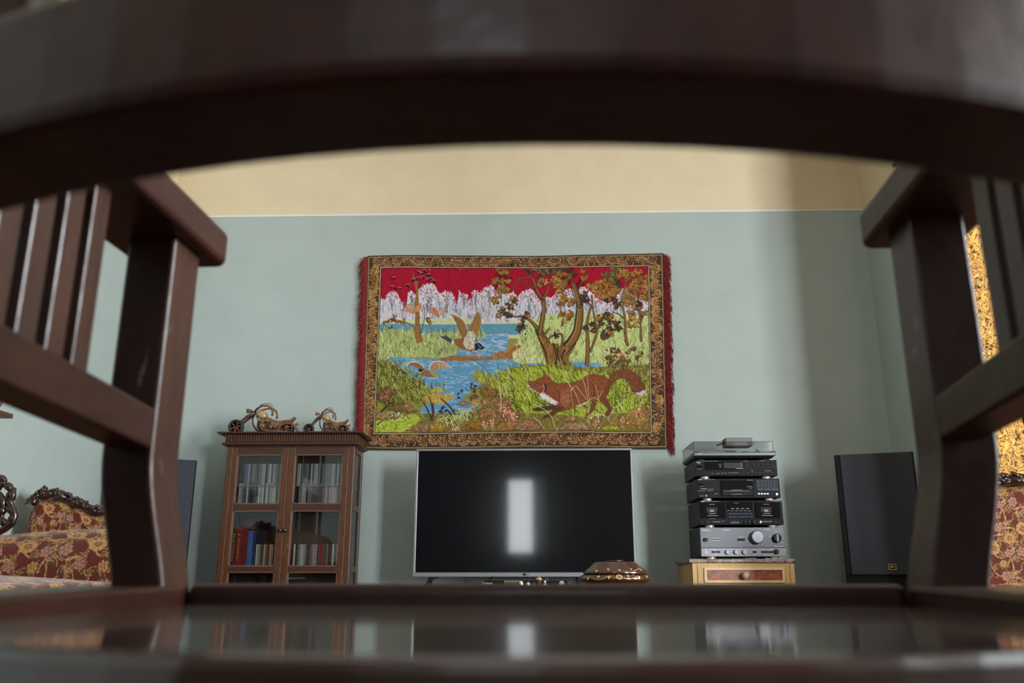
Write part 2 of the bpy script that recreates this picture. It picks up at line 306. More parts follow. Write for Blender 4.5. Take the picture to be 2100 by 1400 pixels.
    c.curve(A((1300, 860), (1400, 900), (1480, 960), (1510, 1050)), 1.3, 1, (222, 210, 186)); c.line(A((1510, 1060), (1490, 1150)), 1.1, .8, (70, 50, 36))
    for i in range(60):
        x, y = c.inside(A((1490, 1150), (1560, 1080), (1610, 1130), (1580, 1300), (1510, 1300))); c.seg(x, y, x+1.5, y+2.5, 1, .5, R.choice([(230, 222, 206), (150, 120, 96), (120, 92, 70)]), .8)
    c.line(A((1550, 1310), (1600, 1370), (1620, 1390)), 1.3, 1.3, (176, 90, 66)); c.line(A((1580, 1315), (1650, 1385)), 1.3, 1.3, (190, 104, 78))
    # big forked tree
    bark = (132, 92, 46); dk = (52, 44, 40)
    def limb(pts, w0, w1, two=True):
        c.curve(pts, w0+1.4, w1+1, dk); c.curve([(x+.4, y) for x, y in pts], w0*.72, w1*.7, bark)
        if two and w0 > 3: c.curve([(x-w0*.2, y) for x, y in pts], w0*.16, w1*.2, (176, 130, 70), .8); c.curve([(x-w0*.36, y) for x, y in pts], w0*.2, w1*.2, dk, .7)
    limb(B((960, 1480), (970, 1300), (965, 1130), (960, 1000), (980, 880), (1010, 790)), 8, 3)
    limb(B((1000, 1320), (1080, 1110), (1060, 980), (1030, 800), (1020, 640)), 4, 2)
    limb(B((1440, 1240), (1420, 1100), (1410, 900), (1380, 700), (1410, 560), (1430, 470)), 5, 2)
    limb(B((1610, 1190), (1600, 1000), (1590, 850), (1570, 660)), 4, 2)
    limb(B((1600, 960), (1640, 880), (1660, 860)), 2, 1); limb(B((1400, 920), (1340, 870), (1280, 850)), 2, 1); limb(B((1030, 790), (960, 720), (920, 680)), 3, 1.5)
    limb(B((560, 1500), (520, 1330), (440, 1170), (390, 1060)), 22, 13)
    limb(B((400, 1070), (340, 1000), (290, 950), (220, 890), (90, 900)), 8, 2)
    limb(B((400, 1090), (420, 980), (440, 860), (450, 760), (425, 660)), 9, 7)
    limb(B((430, 690), (370, 580), (350, 520), (310, 420), (230, 400), (140, 440), (60, 600)), 6, 1)
    limb(B((430, 670), (480, 610), (510, 510)), 5, 2); limb(B((350, 540), (230, 500), (130, 450)), 2, 1)
    limb(B((640, 1480), (660, 1330), (780, 1200), (850, 1060), (870, 900), (880, 780), (850, 640), (800, 490)), 22, 7)
    limb(B((870, 770), (830, 600), (790, 480)), 9, 3); limb(B((860, 560), (900, 470), (940, 400), (960, 320)), 2, 1)
    limb(B((640, 1320), (670, 1190), (650, 1110), (540, 1140), (480, 1210)), 4, 2); limb(B((450, 1130), (500, 1060), (520, 1030)), 5, 1)
    c.poly(E((400, 0), (610, 0), (640, 40), (840, 0), (760, 140), (740, 180), (780, 290), (700, 260), (640, 180), (560, 230), (480, 240), (440, 120)), (126, 88, 44), 16)
    for a in (((420, 0), (470, 120), (480, 240)), ((560, 0), (590, 120), (600, 230)), ((610, 60), (620, 180), (680, 260)), ((700, 80), (660, 180), (740, 290)), ((820, 0), (720, 130))): c.curve(E(*a), 3.2, 1.4, (46, 38, 38))
    for a in (((520, 0), (540, 120)), ((680, 60), (730, 60), (690, 130)), ((500, 60), (510, 190))): c.curve(E(*a), 1.8, .8, (180, 136, 76))
    # foliage of the big tree
    gold = [(160, 114, 54), (148, 102, 46), (172, 126, 64), (136, 94, 42)]; oliv = [(104, 100, 48), (84, 92, 44), (120, 108, 56)]; dark = [(66, 52, 40), (84, 62, 44), (54, 46, 44)]
    def clus(pts, cols, r=5): 
        for x, y in pts:
            for k in range(3): c.ell(x+R.gauss(0, 4.5), y+R.gauss(0, 4.5), 2.6, 1.8, R.choice(cols+dark), R.uniform(0, 3), 8, 8)
            c.leaf(x+R.gauss(0, 3), y+R.gauss(0, 3), r*R.uniform(.8, 1.1), R.uniform(0, 6.28), tuple(v*.86 for v in R.choice(cols)), R.choice((4, 5)))
            c.leaf(x, y, r*R.uniform(1., 1.4), R.uniform(0, 6.28), R.choice(cols), R.choice((4, 5)))
    clus(B((-90, 300), (-60, 340), (-20, 350), (-110, 440), (-150, 470), (-60, 450), (-30, 500), (-80, 560), (10, 560), (20, 450), (-40, 580), (5, 340)), oliv+gold, 5)
    clus(B((-160, 690), (-130, 720), (-100, 640), (40, 780), (10, 760), (-60, 800), (0, 880), (30, 900), (-100, 880), (90, 690), (60, 660), (230, 860), (250, 900), (210, 930), (170, 1000), (140, 1050), (190, 1040)), gold+dark, 5.4)
    clus(B((290, 330), (330, 310), (400, 320), (460, 330), (500, 340), (480, 310), (560, 330), (400, 400), (620, 310), (660, 340), (700, 330), (780, 370), (740, 400)), oliv+dark, 5.5)
    clus(B((420, 440), (460, 460), (400, 500), (560, 420), (600, 440), (640, 470), (600, 520), (660, 540), (700, 490), (640, 560), (560, 470), (620, 590), (690, 380), (640, 380)), gold, 5.8)
    clus(B((640, 660), (700, 640), (740, 680), (680, 720), (640, 740), (800, 730), (760, 750), (670, 860), (720, 900), (690, 950), (760, 870), (640, 870)), gold, 5.4)
    clus(B((910, 330), (920, 420), (960, 410), (980, 520), (1010, 540), (1050, 510), (1100, 560)), gold, 4.6)
    clus(B((1080, 500), (1140, 480), (1130, 550), (1180, 520), (1200, 590), (1240, 560), (1160, 620), (1120, 640), (1250, 620), (1210, 660), (1290, 530), (1280, 620), (1150, 580), (1100, 610), (1260, 500), (1190, 450), (1230, 420), (1280, 460), (1170, 660), (1320, 560), (1180, 680), (1060, 570)), gold, 6)
    clus(B((1270, 310), (1300, 340), (1290, 400), (1340, 300), (1260, 380), (1250, 440), (1150, 380), (1180, 370)), oliv, 5.4)
    clus(B((1380, 330), (1420, 350), (1400, 400), (1450, 420), (1340, 400), (1460, 370), (1520, 380), (1590, 370), (1560, 340)), gold, 5.6)
    clus(B((1520, 490), (1560, 470), (1620, 450), (1660, 480), (1640, 530), (1560, 540), (1590, 590), (1650, 600), (1670, 660), (1630, 660), (1460, 560), (1450, 620), (1480, 660), (1420, 700), (1500, 720), (1530, 660), (1430, 740), (1660, 550), (1540, 600), (1500, 530), (1670, 430)), gold+[(120, 92, 52)], 6)
    clus(B((930, 620), (900, 660), (960, 690), (910, 720), (1340, 510), (1330, 490), (1180, 700), (1290, 700)), dark, 5)
    clus(B((1310, 770), (1340, 740), (1300, 750), (1530, 790), (1590, 760), (1560, 740), (1210, 860), (1240, 890), (1180, 890)), dark+gold, 5.4)
    clus(B((1110, 910), (1100, 940), (1490, 870), (1500, 910), (1640, 850), (1480, 1000), (1560, 970), (1250, 1100), (1230, 1080)), gold, 6)
    clus(B((1130, 970), (1250, 980), (1310, 970), (1020, 1000), (1040, 1070), (1170, 1100), (1220, 1050), (940, 1040), (1200, 940), (1070, 1020), (1150, 1150), (1190, 1160), (590, 1110), (1290, 1040), (1360, 1050)), dark, 5.2)
    c.grass(B((500, 1060), (900, 1060), (900, 1300), (560, 1300)), 0, 8, 1.5, .4, gold)
    # ground of the lower half
    gl = [(768, 742), (800, 748), (830, 770), (868, 798), (896, 806), (900, 824), (866, 838), (860, 852), (860, 892), (764, 892)]
    c.poly(gl, (128, 126, 52), 20)
    c.grass([(768, 745), (830, 752), (870, 790), (900, 824), (860, 835), (768, 800)], 520, 13, 1.9, .5, [(176, 180, 84), (146, 152, 56), (86, 88, 34), (190, 190, 110), (66, 66, 34), (150, 120, 60)], 1.4)
    gr = [(985, 800), (1000, 782), (1020, 772), (1055, 758), (1130, 752), (1200, 760), (1260, 756), (1345, 752), (1345, 892), (860, 892), (862, 850), (950, 852), (990, 840)]
    c.poly(gr, (120, 104, 48), 22)
    mg = [(1020, 775), (1055, 760), (1120, 756), (1200, 768), (1240, 770), (1338, 790), (1338, 850), (1270, 850), (1200, 858), (1110, 852), (1060, 848), (1040, 830), (1010, 800)]
    c.poly(mg, (150, 160, 50), 18)
    c.grass(mg, 1150, 18, 2.0, .4, [(186, 192, 70), (170, 180, 56), (104, 112, 34), (200, 204, 96), (72, 80, 30), (150, 164, 44), (180, 190, 60)], 1.5)
    c.grass([(1240, 745), (1338, 750), (1338, 800), (1250, 790)], 200, 16, 1.5, .5, [(120, 128, 60), (96, 84, 44), (176, 184, 100), (70, 70, 40), (150, 110, 60)], 1.3)
    isl = D((1560, 400), (1640, 330), (1760, 380), (1840, 400), (1860, 470), (1760, 490), (1640, 460))
    c.poly(isl, (150, 140, 52), 18); c.grass(isl, 90, 9, 1.6, .4, [(176, 184, 70), (90, 96, 38), (190, 190, 96)], 1.3)
    for q in (D((980, 640), (1100, 590), (1340, 600), (1360, 640), (1200, 720), (1040, 700)), D((1060, 560), (1180, 520), (1250, 560), (1140, 580))):
        c.poly(q, (176, 146, 72), 22); c.grass(q, 40, 6, 1.2, .8, [(200, 200, 90), (170, 110, 56), (150, 160, 50)], 1.3)
    # rocks
    def rock(pts, col, k=26):
        o = []; k *= 3
        for (ax, ay), (bx, by) in zip(pts, pts[1:]+pts[:1]):
            for q in range(4): o.append((ax+(bx-ax)*q/4+R.gauss(0, .9), ay+(by-ay)*q/4+R.gauss(0, .9)))
        cxx = sum(p[0] for p in pts)/len(pts); cyy = sum(p[1] for p in pts)/len(pts)
        pts = [(cxx+(x-cxx)*.97, cyy+(y-cyy)*.97) for x, y in o]
        c.poly(pts, col, 18)
        low = [p for p in pts if p[1] > cyy]
        for i in range(k): 
            x, y = c.inside(pts); f = (y-cyy)/12
            c.seg(x, y, x+R.uniform(1, 4), y+R.uniform(-2, 1), 2, .8, tuple(v*(.62 if f > R.uniform(-1, 1) else 1.18) for v in col), .6)
        for i in range(k):
            x, y = c.inside(pts); j = R.choice((-42, -26, 26, 38)); c.seg(x, y, x+R.uniform(1, 5), y+R.uniform(-2, 2), 1.5, .8, [v+j for v in col], .6)
        top = sorted(pts, key=lambda p: p[0]); c.line(pts+[pts[0]], .9, .9, (62, 44, 30), .6)
    Rk = (150, 108, 76); Rg = (132, 106, 44)
    rock(D((430, 560), (560, 500), (650, 560), (620, 620), (440, 620)), (132, 92, 58)); rock(D((420, 640), (560, 600), (640, 660), (560, 690), (430, 660)), Rk)
    rock(D((520, 760), (640, 690), (760, 700), (900, 800), (780, 830), (560, 800)), (106, 88, 40)); rock(D((730, 720), (800, 690), (860, 760), (920, 800), (800, 800)), Rk)
    rock(D((420, 820), (520, 790), (600, 850), (680, 880), (560, 920), (430, 910)), Rk)
    rock(D((1390, 720), (1470, 670), (1530, 700), (1490, 730)), (160, 112, 88)); rock(D((1520, 640), (1600, 600), (1650, 640), (1560, 680)), (120, 80, 60)); rock(D((1540, 690), (1620, 650), (1680, 710), (1620, 770), (1560, 740)), (184, 148, 96))
    rock(D((1640, 580), (1720, 530), (1830, 540), (1900, 560), (1850, 640), (1720, 640)), (128, 96, 40)); rock(D((1660, 680), (1720, 650), (1760, 700), (1700, 730)), (168, 120, 78))
    rock(D((1780, 680), (1860, 620), (2000, 640), (2080, 700), (2000, 760), (1860, 750)), Rk, 60); rock(D((1640, 800), (1760, 740), (1860, 800), (1960, 900), (1860, 960), (1680, 920)), (148, 104, 62), 70)
    rock(D((1440, 990), (1540, 900), (1640, 880), (1740, 960), (1740, 1020), (1460, 1020)), (138, 100, 42), 60); rock(D((1840, 760), (1980, 730), (2100, 800), (2160, 860), (2060, 920), (1920, 880)), (142, 88, 58), 70)
    rock(D((740, 1020), (880, 950), (1000, 930), (1080, 960), (1060, 1030)), (140, 106, 66), 50); rock(D((1060, 960), (1160, 930), (1240, 960), (1230, 1030), (1070, 1030)), (154, 124, 44), 40)
    rock(D((1860, 960), (2040, 900), (2200, 940), (2240, 1020), (1880, 1025)), (150, 106, 62), 60)
    rock(E((100, 960), (200, 900), (340, 900), (400, 960), (420, 1010), (110, 1010)), Rk, 50); rock(E((640, 980), (740, 930), (860, 930), (980, 980), (1000, 1015), (640, 1015)), (166, 120, 90), 50); rock(E((600, 900), (700, 870), (800, 850), (860, 910), (760, 930)), Rk, 40)
    rock(E((1130, 980), (1200, 955), (1330, 960), (1330, 1010), (1140, 1010)), (164, 164, 40), 40); rock(E((1420, 840), (1540, 740), (1620, 800), (1700, 870), (1700, 1000), (1480, 1010), (1380, 930)), (150, 112, 60), 90); rock(E((1590, 700), (1690, 760), (1700, 870), (1620, 800)), (158, 108, 76), 40)
    rock(E((1280, 900), (1360, 850), (1430, 900), (1400, 980), (1290, 960)), (140, 104, 52), 30); rock(E((1010, 900), (1120, 890), (1150, 960), (1030, 990)), (146, 106, 66), 30)
    bgl = D((410, 900), (700, 880), (820, 830), (960, 830), (900, 940), (740, 1030), (405, 1035))
    c.poly(bgl, (162, 174, 50), 18)
    for i in range(170):
        x, y = c.inside(bgl); c.seg(x, y, x+R.uniform(3, 8), y+R.uniform(-1, 1), 1.4, .8, R.choice([(190, 198, 96), (140, 152, 40), (104, 112, 34), (204, 208, 120)]), .7)
    c.curve(D((430, 950), (500, 900), (580, 880)), 3, 1.6, (70, 66, 40)); c.curve(D((480, 800), (580, 710), (640, 680)), 4, 2, (56, 52, 36))
    c.grass([(770, 850), (1338, 856), (1338, 886), (770, 886)], 210, 10, 1.6, .7, [(176, 180, 90), (120, 120, 50), (66, 60, 34), (196, 190, 120), (150, 110, 60), (60, 44, 30)], 1.3, .8)
    c.grass([(960, 800), (1060, 800), (1060, 850), (960, 850)], 90, 9, 1.6, .6, [(150, 130, 60), (80, 62, 36), (180, 150, 100), (60, 44, 30)], 1.2, .8)
    # arching blades, reeds
    for k in range(46):
        x, y = c.inside(D((1240, 930), (1540, 800), (1560, 900), (1420, 960), (1240, 1000))); d = R.choice((-1, -1, 1)); l = R.uniform(10, 24)
        c.curve([(x, y), (x+d*l*.3, y-l*.6), (x+d*l*.75, y-l*.62), (x+d*l, y-l*.2)], 1.6, .6, R.choice([(206, 206, 150), (190, 196, 130), (60, 60, 42), (160, 164, 90)]))
    for a in (((960, 660), (1040, 780), (1090, 900)), ((1050, 620), (1090, 740), (1100, 860)), ((1190, 640), (1300, 740), (1360, 820)), ((1100, 700), (1110, 800)), ((1270, 770), (1320, 830))): c.curve(D(*a), 2, 4, (74, 50, 40))
    for x, y in D((1200, 760), (1230, 740), (1210, 800), (1250, 780), (1180, 790), (1570, 480), (1590, 540), (1610, 500), (1400, 590), (1440, 560), (1410, 640), (1560, 520), (1600, 570)): c.leaf(x, y, 3.4, R.uniform(0, 6), (46, 52, 40), 4, vein=None)
    for k in range(24):
        x, y = c.inside(D((900, 500), (1240, 470), (1240, 560), (940, 560))); c.seg(x, y, x+R.uniform(-2, 2), y-R.uniform(5, 11), 1.6, .5, R.choice([(96, 78, 40), (146, 150, 60), (80, 60, 36)]))
    # red and white flower spikes
    for cx, cy, w, h in ((1380, 985, 60, 40), (1720, 960, 40, 70), (1800, 950, 30, 60), (1990, 820, 60, 80), (1960, 790, 40, 60), (2070, 870, 40, 60)):
        for _ in range(34): c.ell(*D((cx+R.gauss(0, w/2), cy+R.gauss(0, h/2)))[0], 1.1, 1.1, R.choice([(206, 120, 90), (226, 196, 176), (190, 96, 66), (236, 214, 204)]), n=6)
    for cx, cy, w, h in ((60, 850, 60, 70), (1090, 930, 50, 60), (1400, 930, 40, 70), (1580, 800, 50, 60), (1380, 130, 40, 30), (1310, 120, 30, 30), (1215, 150, 20, 20), (1010, 870, 20, 20)):
        for _ in range(24): c.ell(*E((cx+R.gauss(0, w/2), cy+R.gauss(0, h/2)))[0], 1.1, 1.1, R.choice([(214, 110, 76), (224, 190, 170), (190, 80, 56), (226, 206, 190)]) if cy > 300 else (196, 78, 56), n=6)
    for x, y in D((600, 810), (690, 830), (640, 850), (710, 860)): 
        for _ in range(7): c.ell(x+R.gauss(0, 3), y+R.gauss(0, 2.5), 1, 1, (232, 224, 214), n=6)
    clus(E((1260, 80), (1330, 100), (1290, 160), (1380, 180), (1250, 220), (1420, 240), (1340, 240), (1220, 180), (1450, 200), (1600, 130), (1560, 170), (1520, 60), (1450, 100), (1270, 270), (1390, 290)), [(120, 86, 44), (96, 72, 42), (150, 110, 60), (84, 66, 44)], 4.6)
    # second duck over the water
    c.poly(D((780, 270), (840, 230), (930, 230), (990, 280), (1010, 310), (960, 330), (920, 300), (860, 270)), (140, 96, 58), 12); c.poly(D((1060, 320), (1070, 260), (1110, 220), (1200, 215), (1270, 250), (1330, 295), (1240, 290), (1160, 310), (1100, 310)), (170, 126, 84), 14)
    c.curve(D((780, 270), (840, 225), (930, 232), (1000, 290)), 1.4, 1.4, (222, 212, 190)); c.curve(D((1055, 310), (1080, 240), (1130, 212), (1220, 222), (1330, 295)), 1.6, 1.2, (230, 222, 206))
    for k in range(5): c.line(D((1170+k*30, 235+k*8), (1180+k*36, 300-k*2)), 1, .7, (230, 222, 206))
    c.poly(D((910, 410), (930, 360), (980, 340), (1010, 310), (1060, 330), (1090, 370), (1170, 390), (1100, 400), (1010, 395), (950, 385)), (146, 92, 66), 12); c.poly(D((1060, 350), (1110, 310), (1180, 385), (1110, 395)), (150, 150, 76), 12); c.poly(D((900, 415), (925, 355), (965, 345), (960, 385)), (140, 148, 80), 8)
    c.poly(D((920, 300), (980, 310), (970, 340), (930, 340)), (46, 36, 30), 6)
    c.grass(mg, 260, 20, 2.1, .45, [(58, 62, 28), (70, 74, 32), (48, 46, 26)], 1.5, .8)
    c.grass([(768, 748), (830, 756), (880, 800), (860, 835), (768, 840)], 170, 13, 1.9, .5, [(52, 52, 28), (60, 50, 30)], 1.4, .8)
    c.grass([(1190, 762), (1338, 770), (1338, 850), (1250, 850)], 120, 22, 1.2, .5, [(66, 66, 30), (200, 200, 120), (90, 96, 40)], 1.4, .9)
    # fox
    tail = E((1205, 470), (1240, 390), (1300, 330), (1380, 298), (1470, 310), (1560, 370), (1620, 460), (1670, 540), (1650, 590), (1590, 615), (1520, 590), (1480, 520), (1455, 450), (1400, 405), (1320, 420), (1260, 480), (1210, 600), (1150, 680), (1110, 690))
    c.poly(tail, (118, 66, 40), 12)
    body = E((240, 455), (330, 448), (380, 420), (440, 400), (450, 340), (490, 380), (530, 440), (620, 475), (760, 470), (880, 440), (960, 385), (1050, 368), (1150, 390), (1230, 430), (1220, 520), (1180, 640), (1120, 690), (1010, 680), (930, 720), (850, 750), (740, 780), (640, 810), (560, 740), (500, 700), (430, 660), (385, 600), (330, 560), (260, 510))
    c.poly(body, (132, 72, 44), 12)
    c.poly(E((560, 730), (700, 760), (560, 850), (470, 880), (430, 900), (440, 860), (540, 800)), (92, 54, 40), 10); c.poly(E((560, 730), (480, 740), (380, 750), (300, 770), (340, 800), (480, 795), (600, 770)), (78, 52, 42), 10)
    c.poly(E((1120, 680), (1180, 640), (1230, 700), (1260, 780), (1230, 850), (1190, 870), (1170, 820), (1210, 780), (1170, 720)), (104, 60, 38), 10); c.poly(E((1020, 680), (1080, 700), (1040, 790), (980, 850), (930, 860), (990, 790)), (112, 66, 40), 10)
    c.poly(E((390, 600), (440, 580), (500, 620), (570, 670), (620, 700), (590, 730), (520, 710), (420, 660)), (216, 210, 204), 12); c.poly(E((245, 480), (300, 520), (360, 570), (390, 590), (360, 590), (290, 540), (250, 505)), (222, 214, 208), 8); c.poly(E((820, 740), (900, 715), (980, 680), (960, 710), (870, 750)), (216, 206, 196), 8)
    c.poly(E((445, 470), (480, 480), (480, 560), (430, 580)), (66, 44, 36), 8); c.poly(E((350, 470), (375, 460), (375, 500), (355, 510)), (40, 34, 34), 4); c.seg(*E((362, 478), (366, 490))[0], *E((362, 478), (366, 490))[1], 1, 1, (220, 220, 220))
    c.curve(E((440, 490), (450, 540), (420, 590), (380, 590)), 1.2, .8, (226, 206, 190)); c.curve(E((262, 512), (310, 535), (350, 580)), 1, .8, (50, 40, 40))
    for k in range(520):
        x, y = c.inside(body); t = (y-E((0, 400))[0][1])/60
        c.seg(x, y, x+R.uniform(2, 4), y+R.uniform(-.5, 2), .9, .5, R.choice([(160, 96, 62), (104, 54, 34), (90, 46, 32), (178, 118, 84), (132, 70, 42)]), .7)
    for k in range(170):
        x, y = c.inside(E((640, 560), (740, 540), (760, 680), (700, 760), (640, 720))); c.seg(x, y, x+1.5, y+2.4, .9, .5, R.choice([(190, 136, 104), (164, 104, 74)]), .7)
    for k in range(260):
        x, y = c.inside(tail); f = min(max((x-E((1430, 0))[0][0])/40, 0), 1); c.seg(x, y, x+R.uniform(1, 3), y+R.uniform(1, 4), 1, .5, R.choice([(150, 88, 56), (92, 48, 34)] if R.random() > f else [(60, 44, 50), (78, 56, 56)]), .8)
    for k in range(70):
        x, y = c.inside(E((1540, 580), (1600, 560), (1675, 530), (1655, 590), (1600, 615))); c.seg(x, y, x+1, y+3, 1, .6, (226, 218, 220), .85)
    for q, w in ((body, .8), (tail, .8)): c.line(q+[q[0]], w, w, (60, 36, 26), .6)
    c.curve(E((620, 700), (640, 620), (600, 540)), 1.6, .8, (84, 44, 32), .7); c.curve(E((1030, 640), (1050, 540), (1020, 480)), 2.4, 1, (74, 40, 30), .8); c.curve(E((1140, 660), (1200, 540), (1230, 460)), 2, 1, (84, 46, 34), .8); c.curve(E((780, 740), (800, 600), (790, 500)), 2, 1, (92, 50, 34), .6)
    # long pale stalks crossing in front
    st = (206, 190, 150)
    for a in (((640, 180), (700, 380), (770, 560), (800, 840)), ((680, 400), (840, 620), (910, 900)), ((770, 560), (820, 510)), ((910, 420), (960, 600), (990, 960)), ((950, 260), (980, 560), (990, 800)), ((1100, 880), (1100, 680), (1060, 500)), ((1100, 640), (1150, 560)), ((320, 720), (440, 770), (540, 870), (580, 1000)), ((320, 870), (400, 930), (450, 1000)), ((1060, 840), (1180, 850), (1250, 940)), ((980, 680), (1040, 640), (1110, 680)), ((1210, 880), (1290, 760), (1400, 680)), ((830, 500), (950, 660)), ((80, 120), (220, 300), (300, 440)), ((390, 150), (560, 320), (620, 360)), ((0, 370), (110, 500), (230, 670)), ((-70, 520), (30, 450), (-10, 600)), ((1420, 560), (1560, 600), (1590, 720)), ((1260, 940), (1300, 860), (1420, 740)), ((230, 660), (260, 560), (250, 420))): c.curve(E(*a), 1.1, .8, R.choice([st, (190, 176, 120), (220, 208, 170)]))
    for a in (((1560, 180), (1700, 280), (1800, 400), (1860, 560), (1870, 600)), ((1820, 50), (1850, 260), (1900, 500), (1920, 640), (1910, 800)), ((1840, 360), (1900, 500)), ((1990, 480), (1950, 640)), ((1930, 480), (1990, 460), (2010, 300))): c.curve(D(*a), .9, 1.2, R.choice([(70, 56, 50), (200, 186, 150)]))
    c.curve(D((1900, 500), (1915, 640), (1922, 800)), 1.2, 1, (210, 190, 164)); c.curve(D((1830, 380), (1900, 500)), 1, 1, (206, 188, 160))
    # ----------------------------------------------------------------- leaf border
    def quad(u, v):   # outer quad of the cloth
        tx, ty = 754+606*u, 527-6*u; bx, by = 743+625*u, 920-3*u
        return tx+(bx-tx)*v, ty+(by-ty)*v
    inn = [(783, 553), (1329, 548), (1334.5, 885.5), (769, 888.5)]
    out = [(738, 516), (1374, 516), (1374, 926), (738, 926)]
    for i in range(4):
        c.poly([out[i], out[(i+1) % 4], inn[(i+1) % 4], inn[i]], (70, 52, 36), 14)
    ins = lambda k: [(783-k, 553-k), (1329+k, 548-k), (1334.5+k, 885.5+k), (769-k, 888.5+k)]
    def motif(x, y, a, top):
        base = R.choice([(150, 104, 52), (138, 94, 46), (160, 114, 60)]) if not top else R.choice([(122, 80, 46), (112, 72, 42), (130, 86, 50)])
        for _ in range(9): c.curve([(x+R.gauss(0, 6), y+R.gauss(0, 6)), (x+R.gauss(0, 7), y+R.gauss(0, 7)), (x+R.gauss(0, 8), y+R.gauss(0, 8))], 1, .7, R.choice([(206, 186, 150), (190, 166, 130), (30, 28, 32), (40, 36, 40), (24, 22, 26)]), .8)
        c.leaf(x, y, 12.6, a, base, 5, (30, 24, 22), None); c.leaf(x, y, 8, a+3.1, tuple(v*.9 for v in base), 4, (50, 36, 26), None)
        for f in (-1.5, -.7, 0, .8, 1.6, 2.6): c.curve([(x+math.cos(a+f)*6, y+math.sin(a+f)*6), (x+math.cos(a+f+.3)*10, y+math.sin(a+f+.3)*10), (x+math.cos(a+f+.65)*11.5, y+math.sin(a+f+.65)*11.5)], 1.1, .6, (212, 188, 148), .75)
        c.ell(x, y, 2, 2, tuple(v+14 for v in base), 0, 6, 8)
    n = 29
    for i in range(n):
        u = (i+.5)/n
        motif(766+ (1347-766)*u, 540-6*u+(1.5 if i % 2 else -1.5), R.choice((1.57, 1.2, -1.57, 2)), True)
        motif(757+(1352-757)*u, 903-2.5*u+(1.5 if i % 2 else -1.5), R.choice((1.57, 1.2, -1.57, 2)), True)
    m = 19
    for i in range(m):
        v = (i+.5)/m; dkn = v > .55
        motif(768-13*v+(1 if i % 2 else -1), 548+345*v, R.choice((0, .4, 3, 3.4)), dkn and i % 3 > 0)
        motif(1344.5+6.5*v+(1 if i % 2 else -1), 543+345*v, R.choice((0, .4, 3, 3.4)), dkn and i % 3 > 0)
    for k, w, col in ((0, 1.2, (30, 20, 18)), (1.6, 1.5, (202, 176, 138)), (3.2, 1.2, (96, 66, 42))):
        q = ins(k); c.line(q+[q[0]], w, w, col)
    q = [quad(0, 0), quad(1, 0), quad(1, 1), quad(0, 1)]
    for k, w, col in ((0, 2.6, (86, 58, 36)), (2.8, 1.1, (190, 164, 126)), (4.2, 1, (60, 44, 30))):
        g = [(q[0][0]+k, q[0][1]+k), (q[1][0]-k, q[1][1]+k), (q[2][0]-k, q[2][1]-k), (q[3][0]+k, q[3][1]-k)]; c.line(g+[g[0]], w, w, col)
    # woven look
    yy = np.arange(c.H)[:, None]; xx = np.arange(c.W)[None, :]
    c.a *= (1+.05*(((xx+yy) % 2)*2-1)+c.n.normal(0, .035, (c.H, c.W)))[..., None]
    return c, quad

